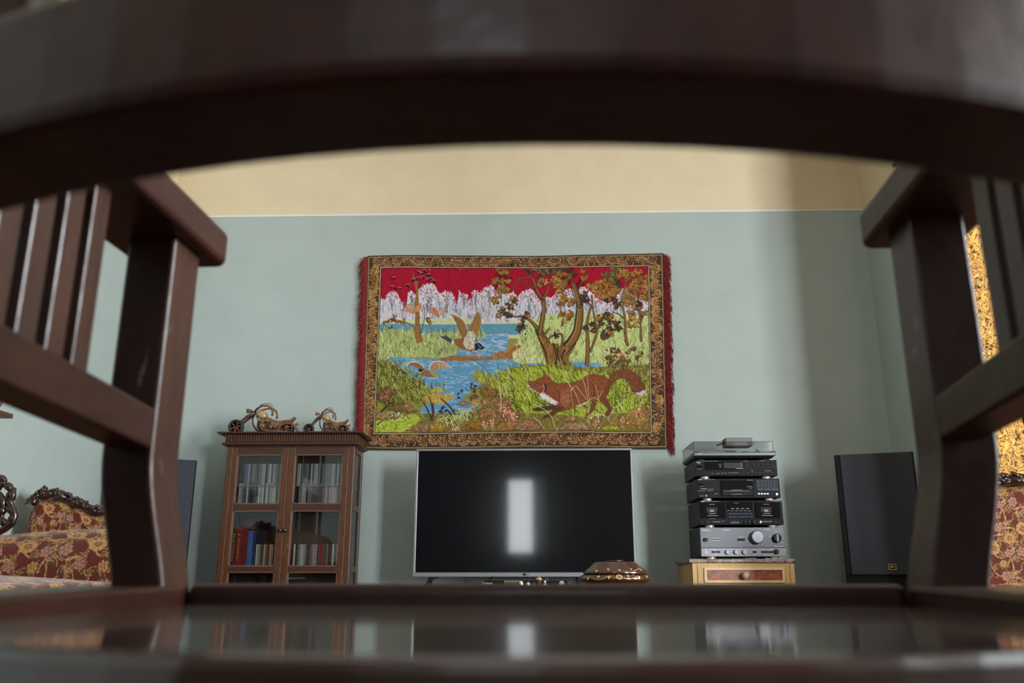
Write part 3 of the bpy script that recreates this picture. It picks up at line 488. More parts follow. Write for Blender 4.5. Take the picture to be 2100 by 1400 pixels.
def paint_fabric(S=320, seed=3):      # one repeat (1 unit square) of the flowered upholstery, wraps round
    c = Canvas(0, 0, 3, 3, S/1.0*1.0, seed); R = c.r
    c.a[:] = (104, 34, 24); c.a += c.n.normal(0, 5, c.a.shape[:2])[..., None]
    olive = (92, 58, 26); cream = (206, 166, 110); yel = (196, 150, 88); pink = (176, 124, 112)
    scr = []; flo = []
    for k in range(7):
        x, y = R.random(), R.random(); a = R.uniform(0, 6.28); scr.append((x, y, a))
    base = [(.22, .25, .13, yel), (.72, .18, .10, pink), (.55, .60, .13, yel), (.12, .70, .10, pink), (.85, .72, .09, pink), (.36, .90, .08, pink), (.92, .42, .11, yel), (.42, .40, .06, pink), (.70, .92, .07, yel)]
    def rep(f):
        for i in range(3):
            for j in range(3): f(i, j)
    r0 = R.getstate()
    def scroll(i, j):
        R.setstate(r0)
        for k in range(25):
            x, y, a = (k % 5+R.random())/5+i, (k//5+R.random())/5+j, R.uniform(0, 6.28); l = R.uniform(.12, .22); t = R.choice((-1, 1))
            p = [(x+math.cos(a+t*q*.55)*l*q*.42, y+math.sin(a+t*q*.55)*l*q*.42) for q in (0, 1, 2, 3, 4)]
            c.curve(p, .10, .012, olive, 1); 
            L = [(px+math.cos(a+t*q*.55+1.57)*.055*(1-q/4.6), py+math.sin(a+t*q*.55+1.57)*.055*(1-q/4.6)) for q, (px, py) in enumerate(p)]
            M = [(px-math.cos(a+t*q*.55+1.57)*.055*(1-q/4.6), py-math.sin(a+t*q*.55+1.57)*.055*(1-q/4.6)) for q, (px, py) in enumerate(p)]
            c.curve(L, .009, .006, cream); c.curve(M, .009, .006, cream); c.curve(p, .006, .004, cream, .7)
            for q in (1, 2, 3): b = a+t*q*.55+R.choice((-1, 1))*1.1; c.curve([p[q], (p[q][0]+.05*math.cos(b), p[q][1]+.05*math.sin(b)), (p[q][0]+.085*math.cos(b+.6), p[q][1]+.085*math.sin(b+.6)), (p[q][0]+.07*math.cos(b+1.2), p[q][1]+.07*math.sin(b+1.2))], .009, .006, cream, .9)
            e = p[-1]; c.curve([e, (e[0]+.04*math.cos(a+t*3), e[1]+.04*math.sin(a+t*3)), (e[0]+.03*math.cos(a+t*4.4), e[1]+.03*math.sin(a+t*4.4))], .011, .008, cream)
    def flowers(i, j):
        for x, y, r, col in base:
            x += i; y += j; n = 9 if r > .1 else 6
            for q in range(n):
                f = q*6.2832/n+.3; c.ell(x+math.cos(f)*r*.62, y+math.sin(f)*r*.62, r*.42, r*.34, col, f, 8)
            for q in range(n): f = q*6.2832/n+.3+3.1416/n; c.seg(x+math.cos(f)*r*.4, y+math.sin(f)*r*.4, x+math.cos(f)*r*.9, y+math.sin(f)*r*.9, .010, .006, (120, 70, 40))
            c.ell(x, y, r*.42, r*.4, (132, 56, 34) if r > .1 else (140, 84, 70), 0, 8)
            for q in range(5): f = q*1.2566; c.seg(x, y, x+math.cos(f)*r*.36, y+math.sin(f)*r*.36, .012, .008, cream, .8)
    rep(scroll); rep(flowers)
    t = c.a[S:2*S, S:2*S].copy()
    return t
def lin(a):
    a = np.clip(a/255., 0, 1); return np.where(a <= .04045, a/12.92, ((a+.055)/1.055)**2.4).astype(np.float32)

# ------------------------------------------------------------------ materials
mat('wall_green', sr(172, 183, 179), .85, vary=.03, scale=6, bump=.08, bscale=220)
mat('wall_cream', sr(223, 205, 172), .85, vary=.03, scale=6)
mat('panel_dark', sr(44, 33, 27), .6, vary=.2, scale=10, stretch=(6, 1, 1))
mat('plaster_white', sr(228, 225, 218), .8, vary=.02); mat('paint_white', sr(206, 204, 198), .4, vary=.02)
mat('floor_wood', sr(96, 62, 40), .35, vary=.2, scale=12, stretch=(8, 1, 1))
mat('chair_wood', sr(50, 22, 14), .44, spec=.24, vary=.22, scale=14, stretch=(6, 1.2, 6), bump=.25, coat=.12, coat_rough=.22, bscale=60)
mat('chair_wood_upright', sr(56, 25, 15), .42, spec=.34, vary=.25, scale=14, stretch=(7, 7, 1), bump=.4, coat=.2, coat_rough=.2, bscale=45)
m = MATS['chair_wood_upright']; n, l = m.node_tree.nodes, m.node_tree.links; b = n['Principled BSDF']      # pale flecks: glints of light painted into the colour, with some rubbed varnish
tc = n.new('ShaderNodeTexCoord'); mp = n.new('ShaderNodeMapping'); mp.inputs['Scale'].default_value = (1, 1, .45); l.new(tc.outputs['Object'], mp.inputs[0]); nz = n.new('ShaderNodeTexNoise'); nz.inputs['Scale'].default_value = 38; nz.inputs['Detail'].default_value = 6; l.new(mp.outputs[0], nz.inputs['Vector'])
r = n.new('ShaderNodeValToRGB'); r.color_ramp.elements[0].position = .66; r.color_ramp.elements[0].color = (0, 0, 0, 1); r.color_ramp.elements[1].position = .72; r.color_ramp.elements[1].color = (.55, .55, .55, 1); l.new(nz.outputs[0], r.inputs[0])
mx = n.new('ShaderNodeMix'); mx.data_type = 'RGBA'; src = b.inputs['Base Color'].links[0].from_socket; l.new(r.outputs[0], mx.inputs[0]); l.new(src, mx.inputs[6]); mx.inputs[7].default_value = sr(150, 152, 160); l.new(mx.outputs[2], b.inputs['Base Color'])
mat('seat_varnish', sr(52, 25, 15), .34, vary=.25, scale=9, stretch=(1, 6, 6), bump=.02, coat=1, coat_rough=.07, bscale=14)
mat('cabinet_wood', sr(92, 52, 28), .42, vary=.24, scale=18, stretch=(7, 7, 1), bump=.15, coat=.2, coat_rough=.3)
mat('cabinet_wood_dark', sr(70, 42, 30), .45, vary=.2, scale=18, stretch=(1, 7, 7), bump=.15)
mat('cabinet_inside', sr(52, 44, 38), .7, vary=.15, scale=14)
mat('carved_wood', sr(58, 32, 22), .28, vary=.3, scale=40, bump=.5, coat=.6, coat_rough=.12)
mat('fringe_red', sr(158, 44, 44), .9, vary=.25, scale=300)
mat('frame_silver', sr(146, 146, 149), .35, .5, vary=.04); mat('plastic_black', sr(16, 16, 18), .45, 0, .2, vary=.05); mat('plastic_dark', sr(28, 28, 32), .5, 0, .2, vary=.05)
mat('stereo_black', sr(17, 17, 20), .5, 0, .12, vary=.05, scale=60); mat('stereo_side', sr(40, 40, 40), .55, vary=.08, scale=80, bump=.1); mat('stereo_gloss', sr(6, 7, 9), .55, 0, .06, vary=.02)
mat('amp_grey', sr(92, 92, 98), .42, .35, vary=.04, scale=90, stretch=(.1, 1, 8)); mat('amp_light', sr(112, 112, 118), .36, .4, vary=.04, scale=90, stretch=(.1, 1, 8)); mat('knob_grey', sr(120, 120, 126), .35, .5, vary=.03)
mat('print_white', sr(226, 226, 222), .6, vary=.01); mat('print_grey', sr(140, 140, 142), .6, vary=.01); mat('foot_gold', sr(216, 206, 184), .3, .6, vary=.04); mat('button_blue', sr(50, 58, 80), .5, 0, .3, vary=.05)
mat('window_amber', sr(150, 120, 70), .4, vary=.05); mat('turntable_grey', sr(86, 84, 84), .4, .3, vary=.04); mat('card_grey', sr(128, 126, 124), .7, vary=.05)
mat('oak_light', sr(218, 176, 112), .5, vary=.12, scale=26, stretch=(9, 9, .6), bump=.1); mat('oak_moulding', sr(232, 198, 140), .4, vary=.06, scale=30)
mat('burl', sr(186, 88, 36), .3, scale=46, col2=sr(84, 32, 18), detail=9, coat=.5, coat_rough=.15, bump=.05)
mat('marble', sr(186, 160, 148), .25, scale=40, col2=sr(92, 64, 58), detail=9, coat=.3)
mat('porcelain', sr(222, 214, 196), .25, scale=60, col2=sr(150, 130, 96), coat=.4)
mat('speaker_cloth', sr(56, 58, 66), .95, vary=.12, scale=500); mat('speaker_box', sr(24, 24, 25), .8, 0, .2, vary=.06); mat('badge_gold', sr(206, 176, 70), .4, .4, vary=.03)
mat('bike_wood', sr(132, 90, 58), .35, vary=.3, scale=60, coat=.3); mat('bike_wood_dark', sr(74, 50, 38), .5, vary=.2, scale=60); mat('bike_tyre', sr(40, 32, 28), .6, vary=.2, scale=90); mat('bike_tank', sr(176, 146, 96), .18, vary=.08, scale=30, coat=.9, coat_rough=.05)
mat('box_wood', sr(68, 34, 21), .2, vary=.28, scale=20, stretch=(1, 3, 3), coat=.9, coat_rough=.06); mat('inlay', sr(206, 170, 104), .35, .3, vary=.08)
mat('brass', sr(196, 176, 120), .25, .8, vary=.06); mat('shelf_wood', sr(92, 64, 44), .5, vary=.2, scale=20, stretch=(6, 1, 6)); mat('table_wood', sr(70, 42, 28), .3, vary=.2, scale=20, stretch=(1, 6, 6), coat=.5)
mat('amethyst_glass', sr(150, 96, 128), .1, vary=.15, scale=40, coat=1); mat('crystal', sr(206, 206, 204), .05, .3, vary=.04, coat=1, coat_rough=.02); mat('cable_white', sr(210, 210, 206), .5); mat('brown_strip', sr(96, 78, 58), .5, vary=.1)
mat('clay', sr(84, 56, 40), .6, vary=.25, scale=50)
thin_glass('pane_glass', (.95, .96, .96, 1), .0); thin_glass('smoked_cover', (.93, .935, .94, 1), .03, .05, 1.4, .3)
m, n, l, b = nodes('tv_screen'); b.inputs['Base Color'].default_value = (.004, .0045, .006, 1); b.inputs['Roughness'].default_value = .20; b.inputs['Specular IOR Level'].default_value = .10; b.inputs['Coat Weight'].default_value = .85; b.inputs['Coat Roughness'].default_value = .06
# brocade of the gold curtain
m, n, l, b = nodes('gold_brocade'); b.inputs['Roughness'].default_value = .45
tc = n.new('ShaderNodeTexCoord'); vz = n.new('ShaderNodeTexNoise'); vz.inputs['Scale'].default_value = 26; vz.inputs['Detail'].default_value = 5; vz.inputs['Distortion'].default_value = 2.4; l.new(tc.outputs['Object'], vz.inputs['Vector'])
r = n.new('ShaderNodeValToRGB'); e = r.color_ramp.elements; e[0].position = .42; e[0].color = sr(228, 202, 150); e[1].position = .60; e[1].color = sr(234, 210, 160)
for p, c in ((.466, sr(224, 196, 142)), (.484, sr(52, 34, 20)), (.516, sr(52, 34, 20)), (.534, sr(236, 214, 168))): q = e.new(p); q.color = c
l.new(vz.outputs[0], r.inputs[0]); l.new(r.outputs[0], b.inputs['Base Color'])
ts = n.new('ShaderNodeBsdfTranslucent'); l.new(r.outputs[0], ts.inputs[0]); mx = n.new('ShaderNodeMixShader'); mx.inputs[0].default_value = .35
l.new(b.outputs[0], mx.inputs[1]); l.new(ts.outputs[0], mx.inputs[2]); l.new(mx.outputs[0], n['Material Output'].inputs[0])
m, n, l, b = nodes('sheer_curtain'); ts = n.new('ShaderNodeBsdfTranslucent'); ts.inputs[0].default_value = (.5, .52, .56, 1); mx = n.new('ShaderNodeMixShader'); mx.inputs[0].default_value = .6; b.inputs['Base Color'].default_value = (.3, .3, .3, 1); l.new(b.outputs[0], mx.inputs[1]); l.new(ts.outputs[0], mx.inputs[2]); l.new(mx.outputs[0], n['Material Output'].inputs[0])
def woven(name, rough=.9, gain=1.0, sheen=.1):              # colour comes from the woven pattern stored on the mesh
    m, n, l, b = nodes(name); a = n.new('ShaderNodeVertexColor'); a.layer_name = 'weave'; mm = n.new('ShaderNodeVectorMath'); mm.operation = 'SCALE'; mm.inputs[3].default_value = gain
    l.new(a.outputs[0], mm.inputs[0]); l.new(mm.outputs[0], b.inputs['Base Color']); b.inputs['Roughness'].default_value = rough; b.inputs['Sheen Weight'].default_value = sheen; b.inputs['Specular IOR Level'].default_value = .2
    nz = n.new('ShaderNodeTexNoise'); nz.inputs['Scale'].default_value = 900; bp = n.new('ShaderNodeBump'); bp.inputs['Strength'].default_value = .2; bp.inputs['Distance'].default_value = .001; l.new(nz.outputs[0], bp.inputs['Height']); l.new(bp.outputs[0], b.inputs['Normal'])
woven('tapestry_weave', .95, .95); woven('upholstery', .7, .72, .15)

# ------------------------------------------------------------------ the room
T = .14
ZG = pz(1100, 437, YB)                                        # where the green paint ends
struct('floor', box(XL-T, XV+T, YN-T, YB+T, -.1, 0), 'floor_wood')
struct('ceiling', box(XL-T, XV+T, YN-T, YB+T, ZC, ZC+.1), 'plaster_white')
wb = struct('wall_back', box(XL-T, XR+T, YB, YB+T, 0, ZG), 'wall_green'); box(XL-T, XR+T, YB, YB+T, ZG, ZC).build('upper_band', 'wall_cream', wb)
wl = struct('wall_left', box(XL-T, XL, YN-T, YB, 0, ZG), 'wall_green'); box(XL-T, XL, YN-T, YB, ZG, ZC).build('upper_band', 'wall_cream', wl)
def holed(axis, at0, at1, lo, hi, z0, z1, holes):
    mb = MB(); cuts = sorted(holes); a = lo
    def put(u0, u1, w0, w1):
        if u1-u0 > 1e-4 and w1-w0 > 1e-4: mb.box(*((at0, at1, u0, u1) if axis == 'x' else (u0, u1, at0, at1)), w0, w1)
    for (h0, h1, b0, b1) in cuts:
        put(a, h0, z0, z1); put(h0, h1, z0, b0); put(h0, h1, b1, z1); a = h1
    put(a, hi, z0, z1); return mb
wr = struct('wall_right', holed('x', XR, XR+T, YJ, YB, 0, ZG, [WIN['b']]), 'wall_green'); box(XR, XR+T, YJ, YB, ZG, ZC).build('upper_band', 'wall_cream', wr)
wv = struct('wall_bay', holed('x', XV, XV+T, YN-T, YJ+T, 0, ZG, [WIN['a']]), 'wall_green'); box(XV, XV+T, YN-T, YJ+T, ZG, ZC).build('upper_band', 'wall_cream', wv)
wj = struct('wall_bay_return', box(XR+T, XV, YJ, YJ+T, 0, ZG), 'wall_green'); box(XR+T, XV, YJ, YJ+T, ZG, ZC).build('upper_band', 'wall_cream', wj)
wn = struct('wall_near', holed('y', YN-T, YN, XL, XV, 0, ZG, [REARWIN, FRENCH]), 'panel_dark'); box(XL, XV, YN-T, YN, ZG, ZC).build('upper_band', 'wall_cream', wn)
struct('trim_1', box(XL, XR, YB-.004, YB, ZG-.006, ZG+.006), 'plaster_white')
for nm, bxx in (('baseboard_back', (XL, XR, YB-.02, YB, 0, .1)), ('baseboard_left', (XL, XL+.02, .2, YB-.02, 0, .1)), ('baseboard_right', (XR-.02, XR, YJ, YB-.02, 0, .1))): struct(nm, box(*bxx), 'cabinet_wood_dark', bevel=.004)
def window(name, axis, at, u0, u1, z0, z1, bars, wood='paint_white', rail=True):
    t = .045; m_ = MB(); A = (lambda a, b_, c_, d_, dep=.05: m_.box(at+.03, at+.03+dep, a, b_, c_, d_) if axis == 'x' else m_.box(a, b_, at-.03-dep, at-.03, c_, d_))
    A(u0, u0+t, z0, z1); A(u1-t, u1, z0, z1); A(u0+t, u1-t, z0, z0+t); A(u0+t, u1-t, z1-t, z1)
    for k in range(1, bars): u = u0+(u1-u0)*k/bars; A(u-t/2, u+t/2, z0+t, z1-t)
    o = struct(name, m_, wood)
    for k in range(bars):
        a = u0+(u1-u0)*k/bars+t*.5; c_ = u0+(u1-u0)*(k+1)/bars-t*.5
        (box(at+.052, at+.056, a, c_, z0+t, z1-t) if axis == 'x' else box(a, c_, at-.056, at-.052, z0+t, z1-t)).build('pane', 'pane_glass', o)
    if rail: (box(at-.04, at+.03, u0-.04, u1+.04, z0-.03, z0) if axis == 'x' else box(u0-.04, u1+.04, at-.03, at+.04, z0-.03, z0)).build('sill', wood, o)
    return o
for i, k in enumerate('ab'): y0, y1, z0, z1 = WIN[k]; window('window_%d' % (i+1), 'x', (XV, XR)[i], y0, y1, z0, z1, 2-i)
window('window_3', 'y', YN, *REARWIN, 1, 'cabinet_wood_dark', False); window('window_4', 'y', YN, *FRENCH, 2)
tag(box(-.02, .16, YN+.01, YN+.02, REARWIN[2], REARWIN[3]).build('sheer_curtain', 'sheer_curtain'), 'narrow sheer grey curtain hanging beside the window behind the camera', 'curtain')
d = struct('door_1', box(XL, XL+.04, .35, 1.30, 0, 2.15), 'paint_white', bevel=.004)
for a, c_ in ((.35, .42), (1.23, 1.30)): box(XL+.04, XL+.06, a, c_, 0, 2.15).build('door_casing', 'cabinet_wood_dark', d)
for z in (.25, .85, 1.45): box(XL+.04, XL+.045, .52, 1.13, z, z+.48).build('door_panel', 'cabinet_wood', d)

# ------------------------------------------------------------------ tapestry
cv, quad = paint_tapestry(1.3)
def weave_mesh(name, co, faces, cols, m, parent=None, base=(0, 0, 0)):
    me = bpy.data.meshes.new(name); n = len(co); co = (co-np.array(base, np.float32)).astype(np.float32)
    me.vertices.add(n); me.vertices.foreach_set('co', co.ravel()); me.loops.add(faces.size); me.loops.foreach_set('vertex_index', faces.ravel().astype(np.int32))
    me.polygons.add(len(faces)); me.polygons.foreach_set('loop_start', np.arange(0, faces.size, 4, dtype=np.int32)); me.update(calc_edges=True)
    at = me.color_attributes.new('weave', 'BYTE_COLOR', 'POINT'); at.data.foreach_set('color', np.concatenate([lin(cols), np.ones((n, 1), np.float32)], 1).astype(np.float32).ravel())
    me.polygons.foreach_set('use_smooth', np.ones(len(faces), bool)); o = bpy.data.objects.new(name, me); COL.objects.link(o); me.materials.append(MATS[m])
    if parent is not None: o.parent = parent; BASE[o.name] = BASE[parent.name]
    return o
def gridfaces(nu, nv, o=0):
    i = np.arange((nv-1)*nu).reshape(nv-1, nu)[:, :-1].ravel()+o
    return np.stack([i, i+nu, i+nu+1, i+1], 1)
YT = YB-.022
tl, tr_, bl_, br_ = P(754, 527, YT), P(1360, 521, YT), P(743, 920, YT), P(1368, 917, YT)
tb = (px(1056, 720, YT), YT, bl_.z)
tap = thing('tapestry', 'large woven wall tapestry of a fox, ducks and trees by a river under red sky', 'tapestry', tb)
NU, NV = 800, 512
U, V = np.meshgrid(np.linspace(0, 1, NU), np.linspace(0, 1, NV))
def lerp3(U, V):
    a = [np.array(p) for p in (tl, tr_, bl_, br_)]; U = U[..., None]; V = V[..., None]
    return (a[0]*(1-U)+a[1]*U)*(1-V)+(a[2]*(1-U)+a[3]*U)*V
def billow(q, U, V):
    q = q.copy(); q[..., 1] += -.006*np.sin(U*19)*np.sin(V*2.6+.4)-.004*np.sin(U*9+1)*(1-V); q[..., 2] += .006*np.sin(U*6.5+.6)*(1-V)**3-.004*np.sin(U*8)*V**4
    return q
co = billow(lerp3(U, V), U, V)
qx = (754+606*U)*(1-V)+(743+625*U)*V; qy = (527-6*U)*(1-V)+(920-3*U)*V
ix = np.clip(((qx-cv.x0)*cv.S).astype(int), 0, cv.W-1); iy = np.clip(((qy-cv.y0)*cv.S).astype(int), 0, cv.H-1)
weave_mesh('woven_cloth', co.reshape(-1, 3), gridfaces(NU, NV), cv.a[iy, ix].reshape(-1, 3), 'tapestry_weave', tap, tb)
mat('hem_brown', sr(84, 58, 40), .95, vary=.15, scale=200)
def edge(pts, r): hm.tube(pts, r, 6)
for uu, vv in ((np.linspace(0, 1, 40), np.zeros(40)), (np.linspace(0, 1, 40), np.ones(40))):
    q = billow(lerp3(uu[None], vv[None]), uu[None], vv[None])[0]; hm = MB(); edge([tuple(p+np.array((0, .003, 0))) for p in q], .0045); hm.build('hem', 'hem_brown', tap, smooth=True)
Rg = random.Random(5)
for side in (0, 1):
    f = MB(); s_ = -1 if side == 0 else 1
    for k in range(640):
        v = (k+Rg.random())/640; q = billow(lerp3(np.array([[side*1.0]]), np.array([[v]])), np.array([[side*1.0]]), np.array([[v]]))[0, 0]
        o = Rg.uniform(.022, .05); dr = Rg.uniform(.03, .075); yy = Rg.uniform(-.014, .004)
        f.tube([(q[0]-s_*.004, q[1]+.002, q[2]), (q[0]+s_*o*.5, q[1]+yy*.5, q[2]-dr*.15), (q[0]+s_*o*(.92+.1*math.sin(v*30)), q[1]+yy, q[2]-dr*.6), (q[0]+s_*o*.95, q[1]+yy*1.2, q[2]-dr)], [.0018, .0021, .0019, .0009], 3)
    o = f.build('fringe', 'fringe_red', tap, smooth=True); o['kind'] = 'stuff'

# ------------------------------------------------------------------ television on its low stand
YTV = 4.70
x0, x1 = px(850.5, 1050, YTV), px(1301, 1050, YTV); z1, z0 = pz(1075, 920, YTV), pz(1075, 1182.5, YTV)
ZST = .412                                                    # top of the low stand
ts_ = thing('tv_stand', 'low dark wooden stand that carries the flat television', 'stand', ((x0+x1)/2, YTV+.12, 0))
box(x0-.10, x1+.08, YTV-.16, YTV+.32, ZST-.03, ZST).build('top', 'table_wood', ts_, bevel=.004); box(x0-.07, x1+.05, YTV-.13, YTV+.30, .08, ZST-.03).build('body', 'table_wood', ts_, bevel=.003)
for a in (x0-.05, x1-.01):
    for c_ in (YTV-.11, YTV+.24): box(a, a+.05, c_, c_+.05, 0, .08).build('foot', 'table_wood', ts_)
for k in (0, 1):
    dd = box(x0-.06+k*(x1-x0+.10)/2, x0-.065+(k+1)*(x1-x0+.10)/2, YTV-.145, YTV-.13, .10, ZST-.05).build('door', 'table_wood', ts_, bevel=.003); MB().ball(((x0+x1)/2+(-.04, .03)[k], YTV-.155, .26), .012).build('knob', 'brass', dd, smooth=True)
tv = thing('television', 'large flat television with silver frame and dark screen below the tapestry', 'television', ((x0+x1)/2, YTV, ZST))
px1 = (x1-x0)/450.5
bt, bs, bb = 4.2*px1, 4.6*px1, 8.6*px1
box(x0+bs*.6, x1-bs*.6, YTV+.004, YTV+.045, z0+bb*.4, z1-bt*.5).build('back_shell', 'plastic_black', tv, bevel=.006)
box(x0+bs, x1-bs, YTV+.001, YTV+.004, z0+bb, z1-bt).build('screen', 'tv_screen', tv)
for nm, q in (('frame_top', (x0, x1, z1-bt, z1)), ('frame_bottom', (x0, x1, z0, z0+bb))): box(q[0], q[1], YTV-.008, YTV+.014, q[2], q[3]).build(nm, 'frame_silver', tv, bevel=.002)
for a, c_ in ((x0, x0+bs), (x1-bs, x1)): box(a, c_, YTV-.008, YTV+.014, z0+bb, z1-bt).build('frame_side', 'frame_silver', tv, bevel=.002)
box(px(1072, 1184, YTV), px(1084, 1184, YTV), YTV, YTV+.02, z0-.007, z0).build('sensor', 'plastic_black', tv, bevel=.002)
zl = pz(1077, 1177.5, YTV); MB().lathe([(.0075, 0), (.0075, .0008)], (px(1075, 1177, YTV), YTV-.0085, zl), 20, axis='y').build('logo_disc', 'plastic_dark', tv)
lettering('LG', 'plastic_dark', tv, px(1081.5, 1177, YTV), YTV-.0092, zl, height=.010, name='logo_lettering', bold=.01)
for s_, xc in ((1, px(886, 1184, YTV)), (-1, px(1266, 1184, YTV))):
    MB().sweep([[(xc+s_*.04, YTV-.004, z0), (xc-s_*.016, YTV-.004, z0), (xc-s_*.016, YTV+.03, z0), (xc+s_*.04, YTV+.03, z0)], [(xc+s_*.002, YTV-.02, z0-.014), (xc-s_*.020, YTV-.02, z0-.014), (xc-s_*.020, YTV+.03, z0-.014), (xc+s_*.002, YTV+.03, z0-.014)], [(xc-s_*.014, YTV-.10, ZST), (xc-s_*.040, YTV-.10, ZST), (xc-s_*.040, YTV+.05, ZST), (xc-s_*.014, YTV+.05, ZST)]]).build('stand_foot', 'plastic_dark', tv)
# things on the stand
yp = YTV-.10
pa, pb = px(990, 1194, yp), px(1164, 1194, yp); zt = pz(1075, 1190.5, yp)
bp_ = thing('disc_player', 'slim black disc player with white lettering lying under the television', 'disc player', ((pa+pb)/2, yp, ZST))
box(pa, pb, yp, yp+.2, ZST+.006, zt).build('body', 'stereo_black', bp_, bevel=.003); box(pa, pa+.008, yp-.002, yp+.01, ZST+.006, zt-.004).build('end_cap', 'frame_silver', bp_)
box(pa+.16, pb-.02, yp-.003, yp, ZST+.014, zt-.010).build('disc_tray', 'stereo_gloss', bp_, bevel=.002); lettering('SAMSUNG', 'print_white', bp_, px(1002, 1196, yp), yp-.0012, pz(1002, 1196, yp), width=.038, height=.008, name='maker_lettering', bold=.03)
for a in (pa+.04, pb-.06):
    for c_ in (yp+.02, yp+.16): MB().lathe([(.01, 0), (.01, .006)], (a, c_, ZST), 12).build('foot', 'plastic_black', bp_)
a, c_ = P(994, 1190, yp+.23), P(1010, 1184, yp+.23)
tag(MB().beam((a.x-.028, a.y, ZST), (c_.x+.01, c_.y, c_.z+.012), .018, .012, (0, 1, 0)).build('wooden_strip', 'brown_strip'), 'narrow brown wooden strip leaning behind the black disc player', 'strip')
tag(MB().tube([(px(1121, 1183, 4.78), 4.78, z0+.02), (px(1123, 1190, 4.78), 4.78, pz(1123, 1190, 4.78)), (px(1124, 1196, 4.79), 4.96, ZST+.004)], .003, 6).build('white_cable', 'cable_white', smooth=True), 'thin white cable hanging down under the television', 'cable')
tag(MB().tube([(px(1182, 1180, 4.78), 4.79, z0+.02), (px(1184, 1190, 4.78), 4.79, z0-.03), (px(1186, 1200, 4.78), 4.79, ZST+.012), (px(1190, 1200, 4.78), 4.84, ZST+.004)], .0035, 6).build('black_power_cord', 'plastic_black', smooth=True), 'black power cord hanging straight down under the television', 'cord')
tag(MB().tube([(px(1166, 1199, 4.72), 4.72, ZST+.003), (px(1170, 1194, 4.72), 4.73, ZST+.026), (px(1178, 1191.5, 4.72), 4.74, ZST+.036), (px(1186, 1194, 4.72), 4.75, ZST+.025), (px(1194, 1200, 4.72), 4.76, ZST+.003)], .0022, 6).build('looped_cable', 'plastic_black', smooth=True), 'thin black cable looped in an arc right of the disc player', 'cable')
# ------------------------------------------------------------------ display cabinet
YC, YCB = 4.80, 5.052
cx = lambda p, y=956: px(p, y, YC)
cz = lambda y, x=590: pz(x, y, YC)
XA, XB = cx(463), cx(727, 930); Zt = cz(915)
cab = thing('display_cabinet', 'brown wooden display cabinet with two glazed doors full of discs', 'cabinet', ((XA+XB)/2, (YC+YCB)/2, 0))
pw = cx(727)-cx(715)
for a in (XA, XB-pw):
    for c_ in (YC, YCB-.035): box(a, a+pw, c_, c_+.035, 0, Zt).build('corner_post', 'cabinet_wood', cab, bevel=.003)
box(XA+pw, XB-pw, YCB-.012, YCB, .06, Zt).build('back_panel', 'cabinet_inside', cab)
box(XA+.003, XB-.003, YC+.003, YCB-.003, Zt-.02, Zt).build('top_board', 'cabinet_wood_dark', cab)
ov = cx(466)-cx(458)
lay = [('crown_moulding', 912, 918, .012, .004), ('cornice', 906, 912.5, .026, .004), ('frieze', 890, 906, .012, .0), ('crown_board', 884, 890, .05, .004)]
def zfront(y, o): return pz(590, y, YC-o)
zprev = Zt
for nm, ya, yb, o, bv in lay:
    za = zfront(ya, o); box(XA-o, XB+o, YC-o, YCB+.004, zprev, za).build(nm, 'cabinet_wood_dark', cab, bevel=bv)
    if nm == 'frieze':
        fl = MB(); nfl = 52; wf = (XB-XA+2*o)/nfl
        for k in range(nfl): fl.box(XA-o+wf*(k+.2), XA-o+wf*(k+.8), YC-o-.008, YC-o, zprev+.004, za-.003)
        for k in range(14): wd = (YCB-YC)/14; fl.box(XB+o, XB+o+.006, YC+wd*(k+.2), YC+wd*(k+.8), zprev+.004, za-.003)
        q = fl.build('fluting', 'cabinet_wood', cab); q['kind'] = 'stuff'
    zprev = za
ZTOP = zprev; 
box(XA+.004, XB-.004, YC+.006, YCB-.004, .06, .10).build('plinth', 'cabinet_wood_dark', cab)
ZM0, ZM1 = cz(1046), cz(1033); ZS0, ZS1 = cz(1172), cz(1161)
shy = YC+.03
for nm, za, zb in (('shelf', ZM0+.006, ZM1-.004), ('shelf', ZS0+.006, ZS1-.004), ('shelf', ZS0-.30, ZS0-.285)): box(XA+.012, XB-.012, shy, YCB-.012, za, zb).build(nm, 'cabinet_inside', cab)
ZGL = pz(590, 995, YC+.035); box(XA+.014, XB-.014, shy, YCB-.014, ZGL-.006, ZGL).build('glass_shelf', mat('shelf_glass_edge', sr(120, 124, 118), .15, vary=.03), cab)
def sidepane(xs):
    for za, zb in ((ZM1, cz(926)), (ZS1, ZM0), (.14, ZS0)): box(xs-.002, xs+.002, YC+.035, YCB-.035, za, zb).build('side_pane', 'pane_glass', cab)
    for za, zb in ((ZM0, ZM1), (ZS0, ZS1), (cz(926), Zt), (.10, .14)): box(xs-.010, xs+.010, YC+.035, YCB-.035, za, zb).build('side_rail', 'cabinet_wood', cab, bevel=.003)
sidepane(XA+.012); sidepane(XB-.012)
XM = cx(590.5)
